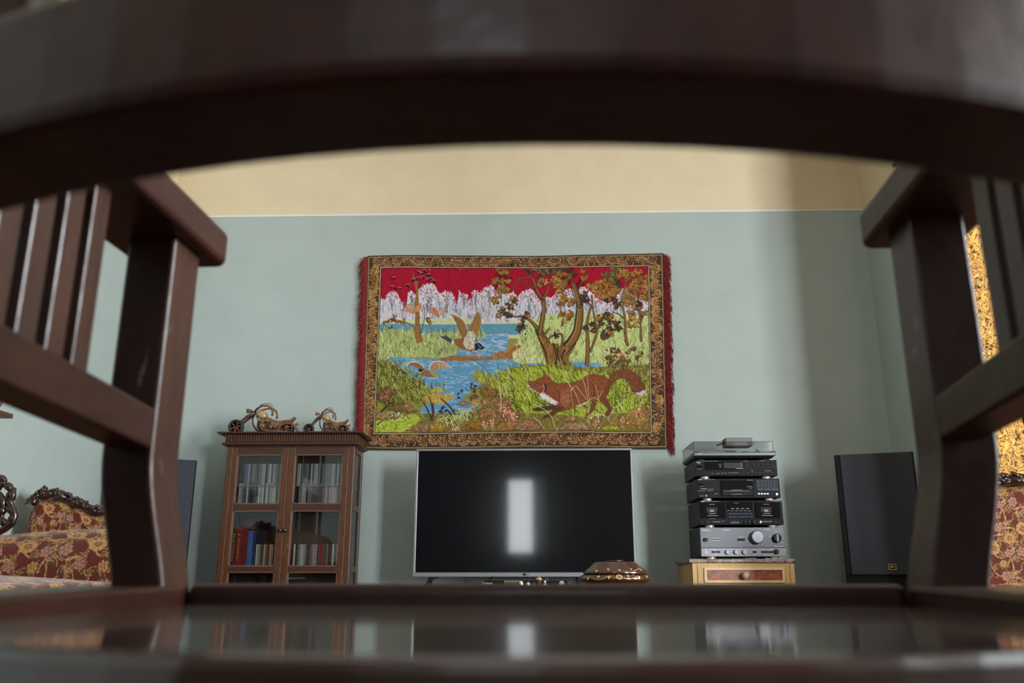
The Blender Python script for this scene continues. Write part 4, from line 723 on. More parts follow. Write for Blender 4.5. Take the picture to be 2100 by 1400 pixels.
for s_, (da, db, ga, gb) in enumerate(((XA+pw, XM-.001, cx(485), cx(578)), (XM+.001, XB-pw, cx(604), cx(703)))):
    zb0 = .13; yd0, yd1 = YC+.002, YC+.024
    dr = MB().box(da, ga, yd0, yd1, zb0, Zt-.004).box(gb, db, yd0, yd1, zb0, Zt-.004).build('door', 'cabinet_wood', cab, bevel=.002)
    for za, zb in ((cz(931), Zt-.004), (ZM0, ZM1), (ZS0, ZS1), (zb0, zb0+.07)): box(ga, gb, yd0, yd1, za, zb).build('door_rail', 'cabinet_wood_dark', dr, bevel=.0008)
    for za, zb in ((ZM1, cz(931)), (ZS1, ZM0), (zb0+.07, ZS0)):
        box(ga, gb, YC+.012, YC+.014, za, zb).build('pane', 'pane_glass', dr)
        bd = MB(); g = .006
        for q in ((ga, ga+g, za, zb), (gb-g, gb, za, zb), (ga, gb, za, za+g), (ga, gb, zb-g, zb)): bd.box(q[0], q[1], YC+.005, YC+.018, q[2], q[3])
        bd.build('glazing_bead', mat('bead_wood', sr(120, 84, 66), .3, vary=.1) if 'bead_wood' not in MATS else 'bead_wood', dr)
    kx = cx(575.5, 1087) if s_ == 0 else cx(586, 1087); MB().lathe([(.003, 0), (.004, .006), (.010, .012), (.012, .018), (.008, .024), (.001, .026)], (kx, YC+.002, cz(1087)), 16, axis='y').build('knob', 'carved_wood', dr, smooth=True)
    hx = da+.004 if s_ == 0 else db-.004
    for zz in (cz(962), .5): MB().lathe([(.002, -.016), (.002, .016)], (hx, YC-.0005, zz), 8).build('hinge', 'brown_strip', dr)
    if s_: box(cx(588.5, 1120)-.004, cx(588.5, 1120)+.004, YC, YC+.004, cz(1125), cz(1115)).build('keyhole_plate', 'brown_strip', dr)
# discs and cases: each one is a thing
pal = {'white': (206, 206, 200), 'pale grey': (166, 168, 166), 'grey': (120, 122, 122), 'dark grey': (66, 68, 72), 'black': (28, 28, 30), 'cream': (190, 180, 152), 'brown': (92, 74, 64), 'blue': (70, 92, 150), 'slate blue': (86, 100, 120), 'red': (150, 30, 40), 'crimson': (176, 20, 60), 'rust': (130, 72, 56)}
CDM = {}
for k, v in pal.items():
    mat('case_'+k, sr(*v), .3, vary=.18, scale=70, stretch=(.4, .4, 2), coat=.4, coat_rough=.1)
    CDM[k] = box(-.0046, .0046, 0, .140, 0, .124).build('disc_case', 'case_'+k, bevel=0).data
    bpy.data.objects.remove([o for o in bpy.data.objects if o.data == CDM[k]][0])
ordn = lambda i: '%d%s' % (i, 'th' if 10 <= i % 100 <= 20 else {1: 'st', 2: 'nd', 3: 'rd'}.get(i % 10, 'th'))
Rc = random.Random(11)
def row(xa, xb, z, cols, where, group, fixed={}):
    n = int((xb-xa)/.0108)
    for i in range(n):
        k = fixed.get(i, fixed.get(i-n, Rc.choice(cols)))
        o = bpy.data.objects.new('disc_case', CDM[k]); COL.objects.link(o); o.location = (xa+(i+.5)*(xb-xa)/n, YC+.045+Rc.uniform(0, .006), z); o.rotation_euler = (0, Rc.uniform(-.006, .006), 0)
        tag(o, '%s disc case, %s from left, %s' % (k, ordn(i+1), where), 'disc case', group)
yy = YC+.05
qx_ = lambda p, y: px(p, y, yy)
gl = ['grey', 'grey', 'dark grey', 'pale grey', 'dark grey', 'cream', 'slate blue', 'brown', 'black']
row(qx_(501, 970), qx_(580, 970), ZGL, gl, 'top row, left cabinet door', 'discs on the glass shelf, left door', {0: 'blue', 1: 'slate blue', 13: 'white', 14: 'dark grey'})
row(qx_(489, 1015), qx_(577, 1015), ZM1-.004, gl+['white', 'pale grey'], 'second row, left cabinet door', 'discs on the middle shelf, left door', {0: 'white', 4: 'white'})
row(qx_(606, 970), qx_(703, 970), ZGL, ['grey', 'pale grey', 'dark grey', 'slate blue', 'black'], 'top row, right cabinet door', 'discs on the glass shelf, right door', {1: 'pale grey', 2: 'cream', -3: 'white', -1: 'white', -6: 'pale grey'})
row(qx_(612, 1015), qx_(702, 1015), ZM1-.004, gl+['pale grey'], 'second row, right cabinet door', 'discs on the middle shelf, right door', {-8: 'crimson', -7: 'pale grey', -6: 'pale grey', -5: 'cream', -4: 'pale grey', -3: 'cream', -2: 'pale grey', -1: 'pale grey'})
row(qx_(524, 1140), qx_(568, 1140), ZS1-.004, ['rust', 'brown', 'cream', 'brown', 'grey'], 'bottom row, left cabinet door', 'discs on the lower shelf, left door', {0: 'white', -3: 'white'})
row(qx_(601, 1140), qx_(693, 1140), ZS1-.004, gl+['cream', 'pale grey', 'white'], 'bottom row, right cabinet door', 'discs on the lower shelf, right door', {0: 'white', -9: 'red', -1: 'cream', -10: 'red'})
for nm, xa, xb, yt, col, words, lab, tcol in (('book', 473, 481, 1083, (74, 70, 62), 'PLATOON', 'dark grey case with gold letters, leftmost of the tall cases on the lower shelf', (196, 170, 96)), ('book', 481.5, 494, 1082, (150, 34, 24), 'IL POSTINO', 'thick red case with gold letters beside the dark grey one', (214, 150, 70)), ('book', 494.5, 506, 1083.5, (130, 36, 32), '', 'dull red tall case between the bright red and the blue ones', (196, 90, 70)), ('book', 506.5, 517, 1088, (84, 116, 180), '', 'light blue tall case on the lower shelf of the cabinet', None), ('book', 517.5, 523, 1090, (40, 52, 96), '', 'narrow dark blue tall case next to the short discs', None)):
    b_ = thing(nm, lab, 'book', ((qx_(xa, 1130)+qx_(xb, 1130))/2, yy, ZS1-.004), group='tall cases on the lower shelf, left door'); h = pz(500, yt, yy)
    box(qx_(xa, 1130), qx_(xb, 1130), yy, yy+.15, ZS1-.004, h).build('cover', mat('book_%d%d%d' % col, sr(*col), .5, vary=.18, scale=40), b_, bevel=.0015)
    if words: lettering(words, mat('foil_%d%d%d' % tcol, sr(*tcol), .5, vary=.05).name, b_, (qx_(xa, 1130)+qx_(xb, 1130))/2, yy-.0006, (h+ZS1)/2, width=(h-ZS1)*.72, height=.011, name='title_lettering', spin=rad(-90), bold=.02)
g = thing('dark_figurine', 'dark clay pot with a knobbed neck standing behind the red cases', 'ornament', (qx_(500, 1080), YC+.235, ZS1-.004))
yb_ = YC+.22; c0 = P(507, 1080, yb_); c1 = P(494, 1066, yb_)
MB().lathe([(.03, ZS1-.004), (.05, ZS1+.05), (.062, c0.z-.02), (.06, c0.z+.01), (.045, c0.z+.035), (.02, c0.z+.05), (.004, c0.z+.056)], (c0.x, yb_, 0), 20, sy=.62).build('body', 'clay', g, smooth=True)
MB().lathe([(.024, ZS1), (.026, c1.z-.05), (.02, c1.z), (.012, c1.z+.02), (.013, c1.z+.045), (.010, c1.z+.05)], (c1.x-.012, yb_-.02, 0), 14).build('neck', 'plastic_black', g, smooth=True)
c2 = P(545, 1100, yb_); g = thing('wooden_figure', 'small brown carved animal behind the short discs on the lower shelf', 'ornament', (c2.x, yb_, ZS1-.004))
MB().ball((c2.x+.02, yb_, ZS1+.10), .07, .03, .05).ball((c2.x-.02, yb_, ZS1+.14), .026, .022, .04).build('body', 'clay', g, smooth=True)
for a in (-.02, .06): MB().lathe([(.014, ZS1-.004), (.016, ZS1+.08)], (c2.x+a, yb_, 0), 10).build('leg', 'clay', g, smooth=True)
tag(box(cx(640, 1190), cx(672, 1190), YC+.06, YC+.2, ZS0-.285, ZS0-.235).build('paper_stack', 'print_grey'), 'pale stack of papers on the bottom shelf behind the right glass door', 'papers')
tag(box(cx(498, 1190), cx(560, 1190), YC+.06, YC+.2, ZS0-.285, ZS0-.225).build('black_case', 'stereo_gloss', bevel=.003), 'flat black case on the bottom shelf behind the left glass door', 'case')

# ------------------------------------------------------------------ two model motorcycles on top of the cabinet
def bike(name, label, ox, sx, sz, sr_, Y):
    k = Y*1.0/1750*1.0; kx = P(551, 860, Y).x-P(550, 860, Y).x; gz = ZTOP
    W = lambda x, y, dy=0: Vector((px(ox, 860, Y)+(x-145)/7*sx*kx, Y+dy*sr_, gz+(522-y)/7*sz*kx))
    q = lambda v: v/7*kx*sr_
    t = thing(name, label, 'model motorcycle', tuple(W(640, 522)), group='wooden model motorcycles on the cabinet')
    def wheel(x, R, wdt):
        yc = 522-R*sr_/sz
        c = W(x, yc); w_ = MB().lathe([(q(R*.72), -wdt), (q(R*.9), -wdt*1.2), (q(R), -wdt*.6), (q(R), wdt*.6), (q(R*.9), wdt*1.2), (q(R*.72), wdt), (q(R*.72), -wdt)], c, 28, axis='y').build('wheel', 'bike_tyre', t, smooth=True)
        MB().lathe([(q(R*.2), -wdt*1.3), (q(R*.2), wdt*1.3)], c, 12, axis='y').build('hub', 'bike_wood', w_)
        sp = MB()
        for i in range(6): a = i*1.0472+.3; sp.beam(c+Vector((math.cos(a), 0, math.sin(a)))*q(R*.15), c+Vector((math.cos(a), 0, math.sin(a)))*q(R*.78), q(16), wdt, (0, 0, 1) if abs(math.cos(a)) > .5 else (1, 0, 0))
        sp.build('spokes', 'bike_wood', w_)
        tr = MB()
        for i in range(18): a = i*.349; tr.tube([c+Vector((math.cos(a), 0, math.sin(a)))*q(R*.78)+Vector((0, -wdt*1.15, 0)), c+Vector((math.cos(a+.3), 0, math.sin(a+.3)))*q(R*.99)+Vector((0, -wdt*.8, 0))], q(6), 5)
        tr.build('tread', 'bike_wood_dark', w_)
    wheel(252, 107, .012*sr_+.004); wheel(985, 96, .018*sr_+.004)
    for dy in (-.022, .022): MB().tube([W(252, 522-107*sr_/sz, dy), W(360, 320, dy), W(430, 262, dy), W(505, 205, dy)], [q(13), q(15), q(20), q(13)], 8).build('fork', 'bike_wood_dark', t, smooth=True)
    h = MB().lathe([(q(10), 0), (q(24), .012*sr_), (q(34), .03*sr_), (q(32), .034*sr_)], (0, 0, 0), 14, axis='x').build('headlight', 'bike_wood', t, local=True, smooth=True)
    h.rotation_euler = (0, 0, rad(180)); h.location = W(470, 180)-Vector(BASE[t.name])
    MB().ball(W(535, 150), q(26), q(22), q(18)).build('speedometer', 'bike_wood_dark', t, smooth=True)
    for dy in (-.045, .045): MB().tube([W(505, 205, dy*.3), W(560, 160, dy*.7), W(640, 128, dy), W(720, 128, dy), W(775, 165, dy), W(795, 225, dy), W(790, 275, dy)], q(15), 8).build('handlebar', 'bike_wood', t, smooth=True)
    MB().tube([W(600, 130, -.05), W(680, 98, -.05), W(750, 100, -.05), W(795, 140, -.05)], q(4), 5).build('brake_cable', 'plastic_black', t, smooth=True)
    MB().ball(W(612, 245), q(95), .028*sr_, q(60), 18, 12, Matrix.Rotation(rad(22), 3, 'Y')).build('fuel_tank', 'bike_tank', t, smooth=True)
    MB().tube([W(510, 215), W(478, 300), W(490, 380), W(545, 455), W(640, 492), W(760, 490), W(860, 470)], q(13), 8).build('frame', 'bike_wood_dark', t, smooth=True)
    MB().tube([W(545, 260, -.02), W(590, 360, -.02), W(620, 430, -.02)], q(11), 8).build('down_tube', 'bike_wood', t, smooth=True)
    e = MB().prism([W(x, y).xz for x, y in ((560, 340), (690, 300), (800, 320), (880, 400), (850, 470), (640, 485), (560, 440))], Y-.02*sr_, Y+.02*sr_).build('engine', 'bike_wood_dark', t, bevel=.003)
    for x, y, r_ in ((645, 335, 36), (715, 322, 38), (640, 405, 40), (772, 420, 27), (828, 420, 27)): MB().lathe([(q(r_), 0), (q(r_), .034*sr_), (q(r_*.7), .038*sr_)], W(x, y, 0), 16, axis='y').build('cylinder_cover', 'bike_wood', e, smooth=False)
    for dy in (-.03, .03): MB().tube([W(620, 440, dy), W(660, 470, dy), W(760, 488, dy), W(880, 492, dy), W(1020, 500, dy)], [q(12), q(13), q(14), q(20), q(22)], 8).build('exhaust_pipe', 'bike_wood', t, smooth=True)
    MB().prism([W(x, y).xz for x, y in ((740, 285), (800, 320), (880, 335), (960, 318), (1030, 315), (1085, 268), (1100, 285), (1050, 345), (930, 360), (860, 420), (780, 400), (730, 330))], Y-.022*sr_, Y+.022*sr_).build('seat', 'bike_wood', t, bevel=.004)
    MB().prism([W(x, y).xz for x, y in ((850, 470), (880, 400), (930, 358), (1010, 345), (1080, 370), (1130, 430), (1162, 492), (1130, 480), (1085, 420), (1030, 385), (960, 380), (910, 410), (880, 475))], Y-.026*sr_, Y+.026*sr_).build('rear_fender', 'bike_wood', t, bevel=.003)
    MB().ball(W(1120, 375), q(24), .012, q(20)).build('tail_light', 'bike_wood', t, smooth=True)
    return t
bike('model_motorcycle', 'larger wooden model chopper motorcycle with long fork on the cabinet', 470.5, 1, 1, 1, 4.86)
bike('model_motorcycle', 'smaller wooden model motorcycle beside the tapestry fringe on the cabinet', 624.5, .66, .86, .70, 4.86)

# ------------------------------------------------------------------ loudspeakers
def speaker(label, loc, rz, badge):
    t = thing('loudspeaker', label, 'loudspeaker', loc, rz, 'floor loudspeakers'); W_, D_, H_ = .385, .26, 1.10; zf = .485
    box(-W_/2, W_/2, 0, D_, 0, H_).build('cabinet', 'speaker_box', t, True, bevel=.006)
    box(-W_/2+.028, W_/2-.008, -.016, 0, zf, H_-.004).build('grille', 'speaker_cloth', t, True, bevel=.005)
    MB().prism([(-W_/2+.002, zf), (-W_/2+.026, zf), (-W_/2+.026, H_-.006), (-W_/2+.002, H_-.006)], -.012, 0).build('grille_edge', 'speaker_box', t, True, bevel=.004)
    if badge:
        b_ = box(.014, .048, -.019, -.016, zf+.024, zf+.052).build('badge', 'badge_gold', t, True); box(.0165, .0455, -.0195, -.0188, zf+.0265, zf+.0495).build('badge_field', 'plastic_black', b_, True)
        lettering('JBL', 'badge_gold', b_, .031, -.0200, zf+.038, width=.020, height=.011, name='badge_lettering', local=True, bold=.03)
    return t
a = P(1798, 1000, 4.52); sp1 = speaker('tall black loudspeaker standing right of the stereo stack', (a.x, 4.52, 0), rad(-20), True)
a = P(393, 1060, 4.70); sp2 = speaker('dark loudspeaker half hidden behind the chair leg left of the cabinet', (a.x-.1925*math.cos(rad(25)), 4.70-.1925*math.sin(rad(25)), 0), rad(25), True)
# ------------------------------------------------------------------ marble-topped chest and the stereo on it
YM = 4.50
mx0, mx1 = px(1419.5, 1165, YM), px(1631, 1165, YM); mt = pz(1525, 1145.5, YM-.012); mu = mt-.020
ch = thing('bedside_chest', 'pale oak chest with marble top and burl drawer under the stereo', 'chest', ((mx0+mx1)/2, YM+.2, 0))
box(mx0-.016, mx1+.004, YM-.014, YM+.46, mu, mt).build('marble_top', 'marble', ch, bevel=.006)
box(mx0, mx1-.004, YM+.004, YM+.45, .06, mu-.0).build('body', 'oak_light', ch, bevel=.002)
for a in (mx0, mx1-.004-.024): box(a, a+.024, YM-.002, YM+.02, .06, mu).build('corner_post', 'oak_light', ch, bevel=.002)
box(mx0+.024, mx1-.028, YM-.001, YM+.01, mu-.018, mu).build('top_rail', 'oak_moulding', ch, bevel=.003)
for a in (mx0+.01, mx1-.06):
    for c_ in (YM+.01, YM+.39): box(a, a+.045, c_, c_+.045, 0, .06).build('foot', 'oak_light', ch)
gx0, gx1 = px(1449, 1180, YM), px(1603, 1180, YM)
zt_, zb_ = pz(1525, 1168.5, YM), pz(1525, 1189.5, YM)
hgt = zt_-zb_
for i in range(3):
    zo = -i*(hgt+.075)
    dr = box(mx0+.026, mx1-.03, YM-.003, YM+.006, zb_-.028+zo, zt_+.030+zo).build('drawer', 'oak_light', ch, bevel=.002)
    box(gx0, gx1, YM-.0035, YM+.002, zb_+zo, zt_+zo).build('burl_panel', 'burl', dr)
    fr = MB(); mo = .0125
    for q in ((gx0-mo, gx1+mo, zt_, zt_+mo), (gx0-mo, gx1+mo, zb_-mo, zb_), (gx0-mo, gx0, zb_, zt_), (gx1, gx1+mo, zb_, zt_)): fr.box(q[0], q[1], YM-.014, YM, q[2]+zo, q[3]+zo)
    fr.build('moulding', 'oak_moulding', dr, bevel=.0015)
    kc = P(1526.5, 1180, YM); MB().lathe([(.004, 0), (.005, .012), (.012, .018), (.0185, .030), (.0180, .038), (.011, .047), (.001, .05)], (kc.x, YM-.003, kc.z+zo), 20, axis='y').build('knob', 'porcelain', dr, smooth=True)
YS = 4.545
Wd = .432
CXa = (px(1438.3, 1108, YS)+px(1607.5, 1108, YS))/2
def unit(name, label, cat, xc, zb, zt2, depth=.33, face='stereo_black', side='stereo_side', foot=.013, footm='foot_gold', fx=(.055, .055), yf=YS):
    xa, xb = xc-Wd/2, xc+Wd/2
    t = thing(name, label, cat, (xc, yf+depth/2, zb-foot), group='stacked hi-fi units')
    box(xa+.002, xb-.002, yf+.012, yf+depth, zb, zt2).build('case', side, t, bevel=.002)
    box(xa, xb, yf, yf+.012, zb, zt2).build('front_panel', face, t, bevel=.0018)
    for a, yq in ((xa+fx[0], yf+.0245), (xb-fx[1], yf+.0245), (xa+fx[0], yf+depth-.04), (xb-fx[1], yf+depth-.04)): MB().lathe([(.0225, -foot), (.0235, -foot*.2), (.02, 0)], (a, yq, zb), 20).build('foot', footm, t, smooth=False)
    f = lambda u, v: (xa+Wd*u, zb+(zt2-zb)*v)           # panel coordinates, 0..1
    def bx(nm, u0, u1, v0, v1, m, d=.002, parent=t, bev=.0006):
        (x_0, z_0), (x_1, z_1) = f(u0, v0), f(u1, v1); return box(x_0, x_1, yf-d, yf+.001, z_0, z_1).build(nm, m, parent, bevel=bev)
    def kn(nm, u, v, r, d, m='knob_grey', n=24, cap=None):
        x_, z_ = f(u, v); o = MB().lathe([(r, 0), (r*.97, d*.8), (r*.86, d), (r*.01, d)], (x_, yf, z_), n, axis='y').build(nm, m, t)
        if cap: box(x_-r*.16, x_+r*.16, yf-d-.0015, yf-d+.001, z_-r*.8, z_+r*.8).build('pointer', cap, o)
        return o
    def sock(u, v): o = kn('headphone_socket', u, v, .0058, .005, 'foot_gold'); x_, z_ = f(u, v); MB().lathe([(.0032, 0), (.0032, .0054)], (x_, yf, z_), 12, axis='y').build('socket_hole', 'plastic_black', o)
    def tx(s_, u, v, wd, h, m='print_white', nm='lettering', bold=0): x_, z_ = f(u, v); return lettering(s_, m, t, x_, yf-.0008, z_, width=wd, height=h, name=nm, bold=bold)
    def dash(nm, rows, m='print_grey'):                  # tiny unreadable print: little bars on the panel
        d_ = MB()
        for u, v, wd, h in rows: x_, z_ = f(u, v); d_.box(x_-wd/2, x_+wd/2, yf-.0012, yf-.0002, z_-h/2, z_+h/2)
        return d_.build(nm, m, t)
    unit.sock = sock; return t, bx, kn, tx, dash, f
zs = lambda y, x=1515: pz(x, y, YS)
FT = .013
# amplifier
zb = mt+FT; za = zs(1081)
amp, bx, kn, tx, dash, f = unit('amplifier', 'grey stereo amplifier with one big volume knob, lowest in the stack', 'amplifier', CXa, zb, za, face='amp_grey')
bx('lower_panel', .0, 1, 0, .285, 'amp_light', .004); bx('groove', 0, 1, .285, .305, 'plastic_black', .0006)
kn('volume_knob', .665, .66, .0335, .036, 'knob_grey', 36); kn('selector_knob', .905, .625, .022, .022, 'plastic_black', 30, 'knob_grey')
kn('power_button', .06, .575, .011, .012, 'plastic_black'); bx('mode_switch', .445, .525, .545, .615, 'plastic_black', .010)
for u in (.31, .41, .51): kn('tone_knob', u, .15, .0125, .018, 'knob_grey')
kn('record_knob', .885, .16, .013, .016, 'plastic_black'); unit.sock(.06, .145)
for u in (.125, .18, .61, .71, .755, .805): bx('push_button', u, u+.042, .125, .185, 'plastic_black', .009)
tx('Technics', .075, .905, .046, .0085, nm='maker_lettering', bold=.02); dash('printed_line', [(.20, .905, .07, 0.0022)], 'print_grey'); dash('printed_line', [(.30, .905, .044, 0.0038500000000000006)], 'print_white')
rows = [(.665+.105*math.cos(a), .66+.33*math.sin(a), .0035, .0035) for a in [rad(-50+i*28) for i in range(11)]]+[(.18, .63, .045, .0018), (.18, .555, .05, .0018), (.06, .66, .016, .0018), (.06, .50, .016, .0018), (.485, .66, .03, .0018), (.485, .50, .014, .0018), (.80, .925, .026, .003), (.905, .84, .024, .0018), (.83, .69, .018, .0018), (.985, .62, .008, .0018), (.97, .47, .02, .0018), (.93, .345, .05, .002)]
dash('printed_marks', rows, 'print_white'); 
d_ = dash('printed_marks', [(u, v, .02, .0016) for u in (.06, .15, .31, .41, .51, .63, .73, .82) for v in (.235,)]+[(u, .06, .007, .0016) for u in (.13, .16, .19, .33, .43, .53, .63, .75, .81)], 'print_white'); d_.location.y = -.004
bx('slide_slot', .13, .225, .585, .60, 'plastic_black', .001)
# cassette deck
zb = za+FT; za = zs(1026)
deck, bx, kn, tx, dash, f = unit('cassette_deck', 'black double cassette deck with central buttons, second from the bottom', 'cassette deck', CXa+.002, zb, za)
for u in (0.0, .65):
    dd = bx('cassette_door', .02+u, .295+u+.02, .28, .92, 'stereo_gloss', .006); x_, z_ = f(.06+u, .52); 
    w_ = bx('tape_window', .085+u, .215+u, .50, .72, 'plastic_dark', .0075, dd); bx('tape_reel', .125+u, .175+u, .53, .62, 'window_amber', .0082, dd)
    for v, wd in ((.46, .036), (.375, .055), (.325, .0), (.84, .03)):
        if wd: x_, z_ = f(.155+u, v); box(x_-wd/2, x_+wd/2, YS-.0075, YS-.0055, z_-.0014, z_+.0014).build('print_line', 'window_amber' if v < .7 else 'print_grey', dd)
bx('display', .335, .64, .62, .95, 'stereo_gloss', .003)
for i in range(7): bx('transport_button', .345+i*.042, .382+i*.042, .42, .475, 'button_blue', .006)
for i in range(6): bx('transport_button', .345+i*.049, .389+i*.049, .29, .345, 'button_blue', .006)
for i in range(5): bx('function_button', .36+i*.056, .39+i*.056, .52, .56, 'plastic_dark', .005)
bx('lower_strip', 0, 1, .0, .225, 'stereo_black', .003)
for u in (.495, .54, .585): kn('level_knob', u, .115, .0085, .014, 'plastic_dark')
kn('balance_knob', .645, .115, .011, .016, 'plastic_dark'); unit.sock(.725, .115); bx('power_button', .07, .115, .06, .15, 'plastic_black', .009); bx('timer_button', .88, .93, .07, .14, 'plastic_black', .009)
tx('AIWA', .05, .965, .020, .0055, nm='maker_lettering', bold=.04); dash('printed_line', [(.16, .965, .075, 0.0019250000000000003)], 'print_grey'); dash('printed_line', [(.15, .252, .036, 0.0016500000000000002)], 'print_grey')
d_ = dash('printed_marks', [(.345+i*.05, .585, .012, .002) for i in range(6)]+[(.45, .90, .025, .002), (.20, .125, .04, .003), (.80, .13, .05, .004), (.275, .15, .014, .002), (.43, .12, .055, .002), (.43, .07, .055, .0025), (.93, .965, .05, .003)]+[(.40+i*.06, .665, .016, .004) for i in range(4)], 'print_grey'); d_.location.y = -.005
# compact disc player
zb = za+FT; za = zs(981)
cdp, bx, kn, tx, dash, f = unit('compact_disc_player', 'black compact disc player with number keypad, middle of the stack', 'disc player', CXa-.002, zb, za)
dd = bx('disc_tray', .285, .68, .10, .90, 'stereo_gloss', .004); bx('tray_front', .295, .67, .12, .42, 'stereo_black', .007, dd); bx('eject_button', .61, .665, .44, .55, 'plastic_dark', .008)
bx('keypad', .715, .985, .36, .95, 'plastic_dark', .002)
for r_ in range(4):
    for c_ in range(5): bx('number_button', .775+c_*.037, .800+c_*.037, .545+r_*.10, .60+r_*.10, 'button_blue', .004)
for i in range(3): bx('play_button', .725+i*.085, .80+i*.085, .37, .48, 'button_blue', .005)
for i in range(4): bx('track_button', .725+i*.035, .752+i*.035, .17, .25, 'knob_grey', .005)
for i in range(3): bx('mode_button', .72, .755, .58+i*.12, .66+i*.12, 'button_blue', .004)
unit.sock(.955, .19); bx('power_button', .025, .075, .60, .75, 'stereo_gloss', .005); bx('groove', 0, .285, .29, .305, 'stereo_gloss', .0006)
tx('AIWA', .045, .955, .021, .0055, nm='maker_lettering', bold=.04); dash('printed_line', [(.155, .955, .06, 0.0019250000000000003)], 'print_grey')
x_, z_ = f(.105, .12); MB().lathe([(.0055, 0), (.0055, .001)], (x_, YS, z_), 16, axis='y').build('disc_emblem', 'print_grey', cdp)
d_ = dash('printed_marks', [(.07, .48, .03, .003), (.13, .45, .06, .002), (.06, .36, .05, .002), (.14, .36, .04, .002), (.05, .60, .02, .002), (.22, .21, .02, .0025), (.05, .10, .02, .002), (.64, .905, .03, .003), (.47, .40, .06, .0022), (.47, .355, .13, .0018), (.47, .18, .055, .0022), (.63, .58, .03, .002)], 'print_grey'); d_.location.y = -.0075
# tuner
zb = za+FT; za = zs(943)
tun, bx, kn, tx, dash, f = unit('radio_tuner', 'flat black radio tuner with display window, directly below the turntable', 'tuner', CXa-.008, zb, za)
bx('display', .125, .575, .40, .92, 'stereo_gloss', .003); bx('display_window', .35, .565, .47, .84, 'plastic_black', .004); bx('window_edge', .565, .572, .45, .86, 'print_grey', .004)
for r_ in range(3):
    for c_ in range(5): bx('preset_button', .70+c_*.056, .735+c_*.056, .50+r_*.16, .575+r_*.16, 'plastic_dark', .004)
for i in range(3): bx('band_button', .61, .66, .50+i*.16, .58+i*.16, 'plastic_dark', .004)
for i in range(7): bx('tuning_button', .62+i*.048, .660+i*.048, .15, .24, 'plastic_dark', .005)
bx('power_button', .03, .085, .50, .66, 'stereo_gloss', .005); bx('groove', 0, 1, .33, .345, 'stereo_gloss', .0006)
tx('AIWA', .05, .865, .022, .006, nm='maker_lettering', bold=.04); dash('printed_line', [(.19, .935, .085, 0.0016500000000000002)], 'print_grey')
d_ = dash('printed_marks', [(.055, .76, .014, .002), (.055, .44, .026, .0022), (.31, .73, .018, .002), (.31, .63, .012, .002), (.31, .55, .012, .002), (.62, .93, .02, .002), (.82, .95, .03, .002), (.88, .31, .036, .0022), (.69, .30, .012, .002), (.21, .16, .012, .0022), (.275, .165, .016, .0022), (.33, .17, .014, .0022), (.37, .18, .012, .0022), (.41, .185, .008, .0022), (.45, .19, .02, .0022), (.50, .195, .02, .0022), (.54, .46, .04, .003)], 'print_grey'); d_.location.y = -.0045
# turntable with smoked cover
zb = za+.012; yt_ = YS-.02; z_t = pz(1506, 927, yt_)
tt = thing('turntable', 'grey turntable under a smoked plastic cover on top of the hi-fi stack', 'turntable', (CXa-.014, YS+.15, za))
xa, xb = CXa-.014-.215, CXa-.014+.215; dp = .355
MB().sweep([[(xa+.012, yt_+.02, zb), (xb-.012, yt_+.02, zb), (xb-.012, yt_+dp-.01, zb), (xa+.012, yt_+dp-.01, zb)], [(xa+.004, yt_+.008, zb+.008), (xb-.004, yt_+.008, zb+.008), (xb-.004, yt_+dp-.004, zb+.008), (xa+.004, yt_+dp-.004, zb+.008)]]).build('lower_base', 'stereo_side', tt)
box(xa, xb, yt_, yt_+dp, zb+.008, z_t).build('plinth', 'turntable_grey', tt, bevel=.003)
for a in (xa+.045, xb-.045):
    for c_ in (yt_+.06, yt_+dp-.05): MB().lathe([(.024, 0), (.022, .006), (.014, .014)], (a, c_, za), 16).build('foot', 'stereo_side', tt, smooth=True)
MB().lathe([(.15, 0), (.15, .012), (.145, .014), (.004, .014)], (CXa-.05, yt_+.18, z_t), 40).build('platter', 'plastic_dark', tt)
MB().tube([(xb-.05, yt_+.30, z_t+.03), (xb-.05, yt_+.16, z_t+.03), (xb-.08, yt_+.07, z_t+.022)], .005, 8).build('tonearm', 'frame_silver', tt, smooth=True); MB().lathe([(.025, 0), (.022, .03)], (xb-.05, yt_+.30, z_t), 16).build('tonearm_base', 'plastic_dark', tt)
zc_ = pz(1506, 906.5, yt_+.01); c = MB(); ca, cb, cy0, cy1 = xa+.003, xb-.012, yt_+.005, yt_+dp-.004; th = .0025
c.box(ca, cb, cy0, cy0+th, z_t+.004, zc_).box(ca, cb, cy1-th, cy1, z_t+.004, zc_).box(ca, ca+th, cy0+th, cy1-th, z_t+.004, zc_).box(cb-th, cb, cy0+th, cy1-th, z_t+.004, zc_).box(ca, cb, cy0, cy1, zc_, zc_+th)
c.build('dust_cover', 'smoked_cover', tt); 
eg = MB()
for q in (((ca, cy0, zc_+th), (cb, cy0, zc_+th)), ((ca, cy0, zc_+th), (ca, cy1, zc_+th)), ((ca, cy0, z_t+.004), (ca, cy0, zc_)), ((cb, cy0, z_t+.004), (cb, cy0, zc_))): eg.beam(*q, .0022, .0022, (0, 0, 1) if q[0][2] == q[1][2] else (1, 0, 0))
eg.build('cover_edges', 'plastic_dark', tt); box(ca-.001, cb+.012, yt_-.003, yt_+.004, z_t-.002, z_t+.005).build('control_strip', 'stereo_side', tt)
lettering('Technics', 'print_white', tt, xa+.031, yt_-.0008, zb+.008+(z_t-zb-.008)*.55, width=.026, height=.0055, name='maker_lettering', bold=.03)
d_ = MB()
